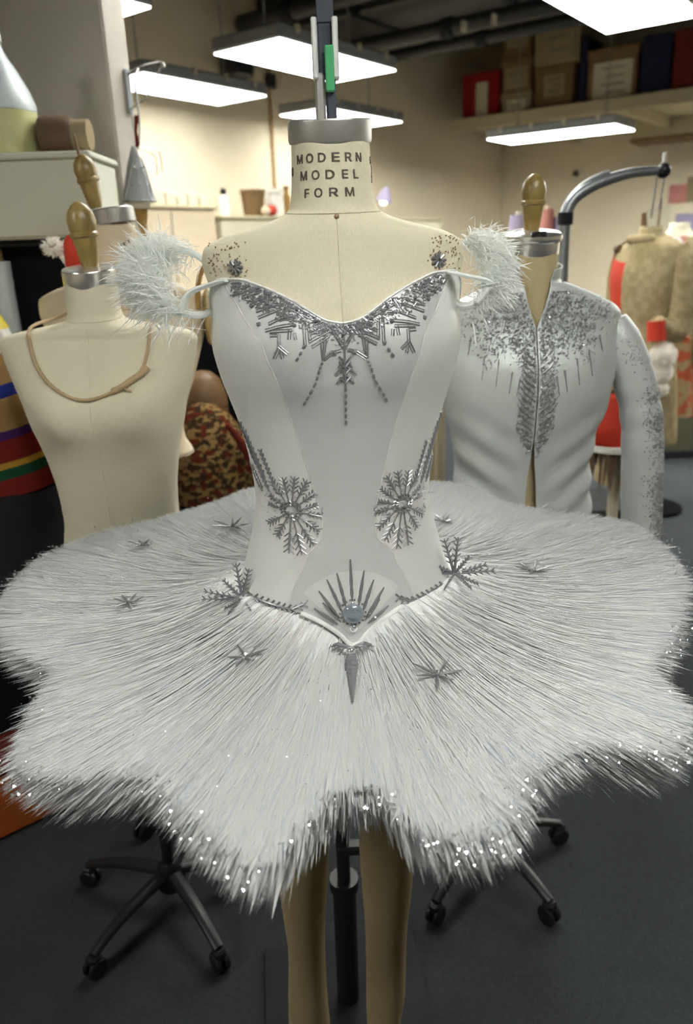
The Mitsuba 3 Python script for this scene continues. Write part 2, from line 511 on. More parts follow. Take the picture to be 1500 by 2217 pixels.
def place(p, o):
    return np.asarray(p) + o


# ---------------------------------------------------------------- the central dress form
df = thing('dress_form', 'cream dress form with stamped neck and legs, wearing the white tutu', 'dress form')
zs = np.r_[np.linspace(0.98, 1.56, 60), np.linspace(1.563, 1.70, 44)]
part('torso', mv(body.mesh(zs, 120), C0), 'muslin', df, smooth=True)
zc0 = 1.699
capr = rotv([1, 0, 0], .12)
part('neck_cap', mv(lathe([(0.0, -.004), (.0485, -.004), (.0495, 0), (.0495, .019), (.0478, .0215), (.0, .0225)], 64), C0 + [0, -.001, zc0], capr), 'brushed', df, label='grey metal cap on top of the neck')
q = np.linspace(0, 2 * PI, 97)[:-1]
part('neck_seam', tube([C0 + body.pt(a, 1.6195 - 0.004 * math.cos(a), 0.0004) for a in q], 0.0007, 6, closed=True), 'seam_tan', df)
part('centre_seam', tube([C0 + body.front(0.0, z, 0.0001) for z in np.linspace(1.495, 1.615, 30)], 0.0006, 6), 'seam_tan', df)
part('neck_stud', mv(trimesh.creation.icosphere(2, 0.003), C0 + body.front(0.0, 1.612, 0.0005)), 'bead_brown', df)


def wrap_text(txt, h, z, torso, org, off=0.0006, th0=0.0, stretch=1.0, gap=0.0):
    ms, x = [], 0.0
    for ch in txt:
        if ch == ' ':
            x += h * 0.6
            continue
        m = meshkit.text_mesh(ch, h, 0.001, bold=True)
        v = np.array(m.vertices)
        wdt = v[:, 0].max() * stretch
        ms.append((x, v * [stretch, 1, 1], m.faces))
        x += wdt + gap
    tot = x - gap
    out = []
    rad = float(torso.w(z))
    for x0, v, f in ms:
        th = th0 + (v[:, 0] + x0 - tot / 2) / rad
        zz = z + v[:, 1] - h / 2
        p = torso.pt(th, zz) + torso.normal(th, zz) * (off - 0.001 + v[:, 2:3])[..., :]
        out.append(M(p + org, f))
    return cat(out)


for row, zz, gp_ in (('MODERN', 1.6755, .0046), ('MODEL', 1.6575, .0055), ('FORM', 1.6385, .0060)):
    part('neck_lettering', wrap_text(row, 0.0092, zz, body, C0, gap=gp_, stretch=1.12, th0=-.17), 'ink', df, smooth=False, label=f'stamped word {row}')
for ch, h_, z_, t_ in (('0', .009, 1.664, -1.33), ('5', .008, 1.674, 1.22), ('I', .009, 1.664, 1.32), ('2', .008, 1.654, 1.25)):
    part('neck_stamp', wrap_text(ch, h_, z_, body, C0, th0=t_), 'ink', df, smooth=False)


# legs
def leg_mesh(pts, rx, ry, n=40):
    pts = np.asarray(pts, float)
    z = pts[:, 2]
    o = np.argsort(z)
    f = PchipInterpolator(z[o], np.c_[pts, rx, ry][o])
    qq = np.arange(n) * 2 * PI / n
    return loft([np.stack([c[0] + c[3] * np.cos(qq), c[1] + c[4] * np.sin(qq), np.full(n, zz)], -1) for zz in np.linspace(z.min(), z.max(), 70) for c in [f(zz)]])


def leg(sgn):
    # centre x, y, z and half widths of the shin, the calf, the knee and the thigh
    if sgn < 0:
        rows = [(-.0990, 1.0, .205, .0385, .043), (-.0988, 1.0, .254, .0372, .042), (-.0981, 1.0, .328, .0345, .040), (-.0962, 1.0, .383, .0325, .038), (-.0948, 1.0, .436, .0318, .040), (-.095, 1.0, .489, .0342, .045), (-.094, 1.0, .54, .0376, .050), (-.0928, 1.0, .609, .0420, .055), (-.089, 1.0, .65, .0413, .054), (-.083, 1.0, .75, .044, .054), (-.076, 1.0, .88, .056, .065), (-.074, 1.0, 1.0, .068, .08)]
    else:
        rows = [(.0345, 1.0, .205, .0285, .040), (.036, 1.0, .254, .0300, .041), (.0409, 1.0, .328, .0346, .041), (.0422, 1.0, .383, .0346, .039), (.043, 1.0, .436, .0350, .042), (.0441, 1.0, .489, .0366, .046), (.0457, 1.0, .54, .0400, .051), (.0471, 1.0, .609, .0441, .055), (.0475, 1.0, .65, .0450, .054), (.051, 1.0, .75, .046, .054), (.059, 1.0, .88, .056, .065), (.068, 1.0, 1.0, .068, .08)]
    rows = np.array(rows)
    return leg_mesh(rows[:, :3], rows[:, 3], rows[:, 4])


part('leg', leg(-1), 'linen_shaded', df, smooth=True)
part('leg', leg(1), 'linen_shaded', df, smooth=True)
# hanging hardware on the neck
hx, hy = C0[0] - 0.001, C0[1]
zt = zc0 + 0.02
part('hook_stem', bbox_((hx - .0085, hy, zt + .024), (.012, .012, .052), .003), 'brushed', df, smooth=False, label='grey steel stem rising from the neck cap')
part('hook_stem', bbox_((hx + .004, hy + .002, zt + .025), (.012, .012, .054), .003), 'webbing', df, smooth=False)
for s in (-1, 1):
    part('clevis_side', bbox_((hx - .001 + s * .0118, hy, zt + .074), (.0068, .020, .062), .002), 'bright_steel', df, smooth=False, label='bright steel side of the hanging clevis')
part('clevis_bar', bbox_((hx - .001, hy + .004, zt + .074), (.017, .010, .060), .002), 'webbing', df, smooth=False)
part('green_tape', bbox_((hx + .0035, hy - .0075, zt + .053), (.0105, .006, .047), .002), 'green_tape', df, smooth=False, label='green tape wrapped round the hook')
part('hanging_strap', bbox_((hx, hy, (zt + .100 + ZC) / 2), (.0195, .005, ZC - zt - .100), .001), 'webbing', df, smooth=False)

# stand behind the legs
st = thing('form_stand', 'black pole stand between the legs of the central form', 'stand')
part('base_plate', bbox_((-.035, 1.22, .006), (.36, .34, .012), .004, rotz(0.10)), 'charcoal', st, smooth=False)
part('pole', tube([(-.032, 1.24, .01), (-.030, 1.22, .55), (-.022, 1.16, 1.02)], .0135, 14), 'black_metal', st)
part('sleeve', tube([(-.032, 1.24, .012), (-.031, 1.232, .33)], .024, 14), 'black_metal', st)
part('clamp', bbox_((-.005, 1.222, .44), (.075, .03, .022), .006), 'black_metal', st, smooth=False)
part('knob', mv(lathe([(0, -.012), (.014, -.012), (.017, 0), (.014, .012), (0, .012)], 16), (.036, 1.215, .44), rotv([0, 1, 0], PI / 2)), 'black_metal', st)
part('collar', tube([(-.031, 1.235, .325), (-.031, 1.234, .352)], .030, 14), 'black_metal', st)

# ---------------------------------------------------------------- the tutu dress
dress = thing('tutu_dress', 'white tutu with silver snowflake embroidery on the central dress form', 'dress')
NX = np.array([-.1545, -.150, -.1383, -.1158, -.0935, -.0718, -.0505, -.0348, -.0192, -.006, 0, .006, .0192, .0348, .0505, .0718, .0935, .1158, .1383, .150, .1545])
NZ = np.array([1.505, 1.535, 1.5475, 1.5465, 1.539, 1.529, 1.5174, 1.5073, 1.4985, 1.4955, 1.4947, 1.4955, 1.4985, 1.5073, 1.5174, 1.529, 1.539, 1.5465, 1.5475, 1.535, 1.505])
thn = body.th_of_x(NX, NZ)
thn[0], thn[-1] = -PI / 2, PI / 2
_neck = PchipInterpolator(np.r_[-PI, -2.2, thn, 2.2, PI], np.r_[1.47, 1.475, NZ, 1.475, 1.47])
VX = np.array([-.140, -.130, -.1124, -.090, -.0652, -.0413, -.02, 0, .02, .0413, .0652, .090, .1124, .130, .140])
VZ = np.array([1.142, 1.140, 1.136, 1.133, 1.127, 1.115, 1.098, 1.080, 1.098, 1.115, 1.127, 1.133, 1.136, 1.140, 1.142])
thb = body.th_of_x(VX, VZ)
_bas = PchipInterpolator(np.r_[-PI, -PI / 2, thb, PI / 2, PI], np.r_[1.14, 1.142, VZ, 1.142, 1.14])
zt_f, zb_f = (lambda th: _neck(th)), (lambda th: _bas(th))
SZ = np.array([1.09, 1.155, 1.18, 1.206, 1.223, 1.251, 1.266, 1.30, 1.36, 1.412, 1.43, 1.456, 1.477, 1.50, 1.514, 1.545])
SX = np.array([.095, .075, .064, .052, .036, .033, .036, .0435, .058, .072, .077, .087, .094, .110, .117, .135])
seam_x = PchipInterpolator(SZ, SX)


def seam_th(v):
    """angle of the princess seam at height fraction v of a panel"""
    v = np.asarray(v, float)
    th = np.full(v.shape, 0.7)
    for _ in range(12):
        z = zb_f(th) + (zt_f(th) - zb_f(th)) * v
        th = body.th_of_x(seam_x(np.clip(z, SZ[0], SZ[-1])), z)
    return th


OFF = 0.0035
part('centre_panel', shell(body.sheet(lambda v: -seam_th(v), seam_th, zb_f, zt_f, 70, 110, OFF), .0012).apply_translation(C0), 'satin_centre', dress, smooth=60, label='grey-white satin centre panel of the bodice')
for s in (1, -1):
    if s > 0:
        sh = body.sheet(seam_th, lambda v: np.full_like(v, PI / 2 + 0.06), zb_f, zt_f, 46, 110, OFF)
    else:
        sh = body.sheet(lambda v: np.full_like(v, -PI / 2 - 0.06), lambda v: -seam_th(v), zb_f, zt_f, 46, 110, OFF)
    part('side_panel', shell(sh, .0012).apply_translation(C0), 'satin', dress, smooth=60, label='white satin side panel of the bodice')
part('back_panel', shell(body.sheet(lambda v: np.full_like(v, PI / 2 + .06), lambda v: np.full_like(v, 1.5 * PI - .06), lambda th: zb_f(np.where(th > PI, th - 2 * PI, th)), lambda th: zt_f(np.where(th > PI, th - 2 * PI, th)), 60, 60, OFF), .0012).apply_translation(C0), 'satin', dress, smooth=60)
vv = np.linspace(0.02, 0.985, 60)
for s in (1, -1):
    th = s * seam_th(vv)
    z = zb_f(th) + (zt_f(th) - zb_f(th)) * vv
    part('princess_seam', tube(C0 + body.pt(th, z) + body.normal(th, z) * (OFF - .0002), .0009, 6), 'seam', dress)
th = np.linspace(-PI / 2 - .05, PI / 2 + .05, 160)
part('neckline_piping', tube(C0 + body.pt(th, zt_f(th)) + body.normal(th, zt_f(th)) * OFF, .0016, 8), 'piping', dress)
xx = np.r_[np.linspace(-.066, 0, 24), np.linspace(0, .066, 24)[1:]]
part('basque_piping', tube(C0 + np.array([body.front(x, float(zb_f(body.th_of_x(x, 1.11))) + .002, OFF + .003) for x in xx]), .0042, 10, flat=.7), 'piping', dress, label='white V of piping at the point of the basque')


# embroidery: strokes given in millimetres (x, z) of the bodice front
def on_front(pts, off):
    p = np.asarray(pts, float) / 1000
    return C0 + body.front(p[:, 0], p[:, 1], off)


def stroke(pts, r, off=OFF, n=None, taper=None, sides=5):
    p = np.asarray(pts, float)
    L = np.linalg.norm(np.diff(p, axis=0), axis=1).sum()
    n = n or max(3, int(L / 5))
    t = np.r_[0, np.cumsum(np.linalg.norm(np.diff(p, axis=0), axis=1))]
    s = np.linspace(0, t[-1], n)
    pp = np.stack([np.interp(s, t, p[:, 0]), np.interp(s, t, p[:, 1])], -1)
    rr = np.full(n, r) if taper is None else r * np.interp(np.linspace(0, 1, n), np.linspace(0, 1, len(taper)), taper)
    return tube(on_front(pp, off + r * .5), rr, sides)


def seq_beads(pts, step, r):
    p = np.asarray(pts, float)
    t = np.r_[0, np.cumsum(np.linalg.norm(np.diff(p, axis=0), axis=1))]
    s = np.arange(0, t[-1], step)
    return on_front(np.stack([np.interp(s, t, p[:, 0]), np.interp(s, t, p[:, 1])], -1), OFF + r * .6)


LINES = [[(-15, 1488), (0, 1465)], [(-19, 1494), (-3, 1471)], [(-9, 1492), (0, 1483)], [(0, 1456), (-9, 1446)], [(0, 1449), (-13, 1438)], [(0, 1437), (-11, 1428)],
         [(-47, 1500), (-47, 1472)], [(-42, 1498), (-41, 1476)], [(-41, 1476), (-15, 1487)], [(-38, 1470), (-17, 1481)], [(-39, 1484), (-15, 1494)],
         [(-84, 1495), (-66, 1503), (-51, 1504)], [(-88, 1488), (-73, 1492), (-56, 1494)], [(-95, 1502), (-68, 1512)], [(-68, 1504), (-60, 1518)], [(-83, 1487), (-59, 1488)],
         [(-97, 1509), (-72, 1517)], [(-75, 1486), (-75, 1472), (-81, 1460)], [(-75, 1472), (-66, 1464)], [(-74, 1469), (-72, 1460)], [(-83, 1483), (-75, 1483)],
         [(-58, 1486), (-57, 1479)], [(-63, 1487), (-64, 1480)], [(-28, 1479), (-27, 1456)], [(-15, 1464), (-26, 1457)], [(-23, 1483), (-27, 1456)], [(-13, 1463), (-4, 1465)],
         [(-50, 1513), (-26, 1499)], [(-61, 1512), (-30, 1497)], [(-104, 1518), (-84, 1526)], [(-108, 1526), (-90, 1532)], [(-34, 1491), (-22, 1495)], [(-52, 1508), (-45, 1502)]]
DOTTED = [[(-50, 1467), (-58, 1455)], [(-27, 1454), (-31, 1445), (-35, 1431), (-44, 1415), (-51, 1402)]]
GEMS = [(-85, 1518), (-52, 1511), (-32, 1498), (-56, 1494), (-47, 1472), (-102, 1516), (-111, 1525), (-12, 1463), (-95, 1496)]
ms, gems, sil, ec = [], [], [], []
for s in (1, -1):
    for L in LINES:
        ms.append(stroke([(s * x, z) for x, z in L], .0009))
        p_, q_ = np.array(L[0], float), np.array(L[-1], float)
        nn_ = np.array([-(q_ - p_)[1], (q_ - p_)[0]]) / (np.linalg.norm(q_ - p_) + 1e-9)
        ec.append(stroke([(s * (x + 2.6 * nn_[0]), z + 2.6 * nn_[1]) for x, z in L], .0006))
        sil.append(seq_beads([(s * x, z + 2.2) for x, z in L], 3.0, .0008))
    for L in DOTTED:
        for p, q_ in zip(L[:-1], L[1:]):
            p, q_ = np.array(p, float), np.array(q_, float)
            for k in np.arange(0, 1, 0.5):
                a, b = p + (q_ - p) * k, p + (q_ - p) * (k + .34)
                ms.append(stroke([(s * a[0], a[1]), (s * b[0], b[1])], .0019, n=4, taper=[.5, 1, .4]))
    gems += [(s * x, z) for x, z in GEMS]
gems.append((0, 1483))
for z in np.arange(1424, 1380, -8.5):
    ms.append(stroke([(0, z), (0, z - 5.8)], .0021, n=4, taper=[.6, 1, .3]))
ms.append(stroke([(0, 1495), (0, 1424)], .0012))
for z in (1458, 1452, 1444, 1434):
    for s in (-1, 1):
        ms.append(stroke([(0, z - 6), (s * 7, z + 1)], .0012))
# dense band of short beads under the neckline
xs = rng.uniform(-.125, .125, 760)
dd = rng.random(760) ** 1.4 * np.interp(np.abs(xs), [0, .03, .07, .125], [.006, .018, .028, .016])
zz = np.interp(xs, NX, NZ) - .0035 - dd
for x, z in zip(xs, zz):
    a = rng.uniform(0, PI)
    l = rng.uniform(1.2, 3.2)
    ms.append(stroke([(x * 1000 - l * math.cos(a), z * 1000 - l * math.sin(a) * .7), (x * 1000 + l * math.cos(a), z * 1000 + l * math.sin(a) * .7)], .0009, n=3, sides=4))
ms += ec
emb = part('neckline_embroidery', cat(ms), 'bead_dark', dress, smooth=False, label='dark silver frost embroidery hanging from the neckline')
for g_ in gems:
    part('gem', beads(on_front([g_], OFF + .001), .0030), 'bead_dark', emb, smooth=False)
x2 = rng.uniform(-.12, .12, 260)
z2 = np.interp(x2, NX, NZ) - .003 - rng.random(260) * .022
part('silver_bead', cat([beads(np.vstack(sil), .0009), beads(on_front(np.stack([x2, z2], -1) * 1000, OFF + .0006), .0012)]), 'bead_silver', emb, smooth=False, kind='stuff')

# the two large snowflakes on the waist, with branches running up to the sides
ARMS = [(80, 62), (58, 66), (35, 60), (12, 56), (-8, 62), (-32, 66), (-55, 72), (-78, 78), (-98, 76), (-124, 60), (-148, 58), (172, 46), (152, 48), (125, 62), (103, 60)]
for s in (-1, 1):
    ms, cx, cz = [], s * 70.5, 1262.0
    k = .78
    for a, L in ARMS:
        d = np.array([-s * math.cos(math.radians(a)), math.sin(math.radians(a))])
        d[0] *= 0.80
        nrm = np.array([-d[1], d[0]])
        c = np.array([cx, cz])
        ms.append(stroke([c + d * 10 * k, c + d * L * k * .98], .0013, taper=[.9, .7, 1.3, .5]))
        for f_ in (.5, .62, .74, .86):
            for e in (-1, 1):
                ms.append(stroke([c + d * L * k * f_, c + (d * (f_ + .12) + e * nrm * .11) * L * k], .0008, n=3, sides=4))
    for rr in (9, 14):
        aa = np.linspace(0, 2 * PI, 18)[:-1]
        for a in aa:
            ms.append(stroke([(cx + rr * k * math.cos(a), cz + rr * k * math.sin(a)), (cx + rr * k * 1.25 * math.cos(a + .2), cz + rr * k * 1.25 * math.sin(a + .2))], .0015, n=3, sides=4))
    # branches
    for (p, q_) in (((-96, 1284), (-113, 1330)), ((-88, 1290), (-104, 1340)), ((-104, 1282), (-116, 1312)), ((-100, 1302), (-122, 1362)), ((-110, 1318), (-127, 1372))):
        p, q_ = np.array(p, float) * (-s, 1), np.array(q_, float) * (-s, 1)
        p[0], q_[0] = s * abs(p[0]), s * abs(q_[0])
        ms.append(stroke([p, q_], .0014))
        d = (q_ - p) / np.linalg.norm(q_ - p)
        nrm = np.array([-d[1], d[0]])
        for f_ in np.linspace(.1, .95, 8):
            for e in (-1, 1):
                c = p + (q_ - p) * f_
                ms.append(stroke([c, c + d * 4 + e * nrm * 2.6], .0011, n=3, sides=4))
    wf = part('waist_snowflake', cat(ms), 'bead_dark', dress, smooth=False, label='large dark silver snowflake on the ' + ('right' if s > 0 else 'left') + ' of the waist')
    rr, aa = rng.random(90) ** .6 * 42, rng.random(90) * 2 * PI
    part('silver_bead', beads(on_front(np.stack([cx + rr * np.cos(aa), cz + rr * np.sin(aa)], -1), OFF + .0012), .0013), 'bead_silver', wf, smooth=False, kind='stuff')
    part('centre_crystal', beads(on_front([(cx, cz)], OFF + .002), .0048), 'crystal', wf, smooth=False)

# fan of rays over the point of the basque
FAN = [(-49, 1135), (-42, 1157), (-31, 1172), (-18, 1180), (0, 1197), (17, 1181), (29, 1168), (42, 1156), (47, 1132), (-38, 1142), (36, 1142)]
ms = []
for x, z in FAN:
    o, tip = np.array([0, 1096.0]), np.array([x, z], float)
    ms.append(stroke([o + (tip - o) * .42, tip], .0022, taper=[.45, .6, 1.2, .8, .4]))
    ms.append(stroke([o + (tip - o) * .50, o + (tip - o) * .66], .0030, n=4, taper=[.4, 1, .4]))
fan = part('basque_fan', cat(ms), 'bead_dark', dress, smooth=False, label='fan of dark bead rays at the point of the basque')
th = np.linspace(-.9, .9, 9)
part('fan_net', shell(M(*(lambda g: (g.vertices, g.faces))(loft([on_front([(r_ * math.sin(a), 1094 + r_ * 1.05 * math.cos(a)) for a in np.linspace(-.82, .82, 24)], OFF + .0006) for r_ in np.linspace(4, 84, 16)], caps=False, closed=False))), .0004), 'fan_net', fan)


def gem_at(x, z, r, parent, mat, name):
    p = on_front([(x, z)], OFF + r * .25)[0]
    m = trimesh.creation.icosphere(2, r)
    m.apply_scale([1, .55, 1])
    return part(name, mv(m, p), mat, parent, smooth=25)


gem_at(0, 1127, .0140, fan, 'gem', 'large_gem')
gem_at(0, 1105, .0055, fan, 'crystal', 'small_gem')
gem_at(-.5, 1138, .0045, fan, 'crystal', 'small_gem')
part('gem_setting', beads(on_front([(16.5 * math.cos(a), 1127 + 17 * math.sin(a)) for a in np.linspace(0, 2 * PI, 19)[:-1]], OFF + .001), .0020), 'bead_dark', fan, smooth=False)

# illusion straps with scattered beads
for s in (-1, 1):
    n = 60
    x = s * rng.uniform(.105, .152, n)
    z = rng.uniform(1.548, 1.588, n)
    sb = part('strap_beading', beads(C0 + body.front(x, z, .001), .0011), 'bead_brown', dress, smooth=False, kind='stuff', label='scattered brown beads on the flesh-coloured ' + ('right' if s > 0 else 'left') + ' strap')
    ms = []
    for a in np.linspace(0, 2 * PI, 10)[:-1]:
        ms.append(stroke([(s * 120 + 2 * math.cos(a), 1560 + 2 * math.sin(a)), (s * 120 + 9 * math.cos(a), 1560 + 9 * math.sin(a))], .0016, off=.001, n=3))
    part('strap_snowflake', cat(ms), 'bead_dark', dress, smooth=False)

# ---------------------------------------------------------------- the skirt of the tutu
PH = np.array([-180, -158, -145, -131, -119, -105, -90, -78, -67, -57, -45, -39, -35, -29, -22, -16, -10, -7, -3, 1, 4, 7, 11, 15, 19, 25, 33, 38, 43, 50, 62, 72, 82, 94, 104, 112, 118, 125, 138, 151, 162, 180.0])
RA = np.array([.46, .475, .455, .47, .52, .555, .535, .48, .425, .46, .505, .48, .452, .452, .475, .51, .532, .47, .425, .420, .425, .475, .50, .505, .485, .45, .427, .445, .495, .495, .43, .45, .475, .525, .545, .555, .53, .48, .45, .48, .465, .46])
RA = RA - .016 * (np.abs(PH) < 30) - .010 * (np.abs(PH + 13) < 5)
r_edge = PchipInterpolator(np.radians(PH), RA)


def r_inner(ph):
    return 1 / np.sqrt((np.sin(ph) / .146) ** 2 + (np.cos(ph) / np.where(np.abs(ph) < PI / 2, .104, .104)) ** 2)


_zi = PchipInterpolator(np.radians([-180, -90, -60, -45, -30, -15, 0, 15, 30, 45, 60, 90, 180]), [1.142, 1.144, 1.140, 1.135, 1.125, 1.107, 1.083, 1.107, 1.125, 1.135, 1.140, 1.144, 1.142])


def z_skirt(r, ph):
    ph = (np.asarray(ph) + PI) % (2 * PI) - PI
    back = np.clip(-np.cos(ph), 0, 1)
    front = np.clip(np.cos(ph), 0, 1)
    plate = 1.090 + (.058 * back - .014 * front) * np.clip((r - .15) / .32, 0, 1.2)
    d = np.clip(r - r_inner(ph), 0, None)
    return plate + (_zi(ph) - plate) * np.exp(-(d / .07) ** 1.5)


def smooth01(t):
    t = np.clip(t, 0, 1)
    return t * t * (3 - 2 * t)


def on_skirt(r, ph, dz=0.0):
    return np.stack([r * np.sin(ph), 1.0 - r * np.cos(ph), z_skirt(r, ph) + dz], -1)


skirt = 'skirt'
NP, NR = 720, 26
ph = np.linspace(-PI, PI, NP + 1)[:-1]
for k in range(6):
    jit = rng.uniform(-.05, .05)
    re = r_edge(((ph + jit + PI) % (2 * PI)) - PI) * (0.90 - .018 * k)
    ple = np.convolve(np.r_[rng.normal(0, .0016, NP)], [.25, .5, .25], 'same')
    rings = []
    for t_ in np.linspace(0, 1, NR):
        r = (r_inner(ph) - .022) * (1 - t_) + re * t_ + (0.006 * rng.standard_normal(NP) if t_ == 1 else 0)
        rings.append(on_skirt(r, ph, -.002 - .010 * k * (0.35 + .65 * t_) + ple * min(1, t_ * 2)))
    m = loft(rings, caps=False)
    kk = part('skirt_layer', m, 'tulle', dress, smooth=True, label='white tulle layer of the skirt' if k else 'top layer of white tulle of the skirt')
    if k == 0:
        top_layer = kk


def radial(ph, tilt, yaw):
    """unit vectors outwards at angle ph, turned by yaw and lifted by tilt"""
    a = ph + yaw
    return np.stack([np.sin(a) * np.cos(tilt), -np.cos(a) * np.cos(tilt), np.sin(tilt)], -1)


def sides_of(d, twist):
    h = np.cross(d, [0, 0, 1.0])
    h /= np.linalg.norm(h, axis=1, keepdims=True)
    u = np.cross(h, d)
    return h * np.cos(twist)[:, None] + u * np.sin(twist)[:, None]


# combed strands over the top
N = 42000
ph_ = rng.uniform(-PI, PI, N)
re = r_edge(ph_)
ri = r_inner(ph_) - .004
r0 = ri + (re * .88 - ri) * np.sqrt(rng.random(N))
p0 = on_skirt(r0, ph_, rng.uniform(-.0005, .0026, N))
L_ = rng.uniform(.05, .15, N)
L_ = np.minimum(L_, re * .97 - r0)
d = on_skirt(r0 + L_, ph_ + rng.normal(0, .022, N), rng.uniform(-.001, .003, N)) - p0
d /= np.linalg.norm(d, axis=1, keepdims=True)
sd_, wd_ = sides_of(d, rng.normal(0, .12, N)), rng.uniform(.0006, .0022, N)
mw = rng.random(N) < np.interp(r0 / re, [.3, .9], [.93, .72])
part('combed_strands', ribbons(p0[mw], d[mw], sd_[mw], L_[mw], wd_[mw]), 'strand', dress, smooth=False, kind='stuff', label='fine combed white strands over the top of the skirt')
part('combed_strands', ribbons(p0[~mw], d[~mw], sd_[~mw], L_[~mw], wd_[~mw] * .8), 'strand_blue', dress, smooth=False, kind='stuff', label='fine bluish strands among the white ones')
# frayed pointed edge, several layers deep
ms = []
for k, (n, wmin, wmax, lmin, lmax) in enumerate([(3200, .0018, .005, .05, .10), (9000, .0008, .0024, .05, .11), (8000, .0005, .0013, .04, .10)]):
    ph_ = rng.uniform(-PI, PI, n)
    lay = rng.integers(0, 6, n)
    re = r_edge(((ph_ + rng.normal(0, .012, n) + PI) % (2 * PI)) - PI) * (.985 - .012 * lay)
    L = rng.uniform(lmin, lmax, n)
    r0 = re - L * rng.uniform(.75, 1.05, n)
    p0 = on_skirt(r0, ph_, -.002 - .009 * lay + rng.uniform(-.003, .003, n))
    d = radial(ph_, rng.normal(-.04, .045, n) + .10 * np.clip(-np.cos(ph_), 0, 1), rng.normal(0, .045, n))
    bend = np.stack([np.zeros(n), np.zeros(n), -rng.uniform(0, .012, n)], -1)
    m_ = ribbons(p0, d, sides_of(d, rng.normal(0, .3, n)), L, rng.uniform(wmin, wmax, n), bend)
    part('frayed_edge', m_, ('strand', 'strand', 'strand_blue')[k], dress, smooth=False, kind='stuff', label=('broad frayed tufts', 'frayed pointed edge', 'fine bluish fringe')[k] + ' of the white skirt')
# sequins that glint on the tips
n = 900
ph_ = np.r_[rng.uniform(-PI, PI, 300), np.radians(rng.choice([-45, -42, -28, -22, -15, -10, -8, 3, 9, 12, 16, 22, 40, 44, 70, 76, 92, 96, -100, -112, 105], 600) + rng.normal(0, 1.8, 600))]
ph_ = (ph_ + PI) % (2 * PI) - PI
r = r_edge(ph_) * rng.uniform(.93, 1.01, n)
part('tip_sequin', beads(on_skirt(r, ph_, rng.uniform(-.012, .004, n)), rng.uniform(.0007, .0024, n)), 'crystal', dress, smooth=False, kind='stuff', label='glinting clear sequins on the tips of the skirt')
n = 240
ph_ = rng.uniform(-PI, PI, n)
r = .2 + .25 * rng.random(n)
part('scattered_sequin', beads(on_skirt(r, ph_, .002), rng.uniform(.0007, .0015, n)), 'bead_silver', dress, smooth=False, kind='stuff')


def star(x, y, size, n, rise, seed, thick=.0016, fork=False):
    """a small snowflake of tapered bead spikes standing on the skirt"""
    g = np.random.default_rng(seed)
    r, ph0 = math.hypot(x, y - 1.0), math.atan2(x, 1.0 - y)
    c = on_skirt(np.array(r), np.array(ph0), .007)
    ms = []
    for k in range(n):
        a = 2 * PI * (k + g.uniform(-.18, .18)) / n
        L = size * g.uniform(.75, 1.15)
        e = g.uniform(*rise)
        d = np.array([math.cos(a) * math.cos(e), math.sin(a) * math.cos(e), math.sin(e)])
        ms.append(tube([c + d * size * .06, c + d * L * .55, c + d * L], [thick * .8, thick * 1.1, thick * .25], 5))
        if fork:
            for f_ in (.45, .65, .82):
                for s in (-1, 1):
                    b = a + s * .7
                    dd = np.array([math.cos(b) * math.cos(e), math.sin(b) * math.cos(e), math.sin(e)])
                    ms.append(tube([c + d * L * f_, c + d * L * f_ + dd * L * .2], [thick * .8, thick * .3], 4))
    ms.append(mv(trimesh.creation.icosphere(1, thick * 2.0), c + [0, 0, thick]))
    return cat(ms), c


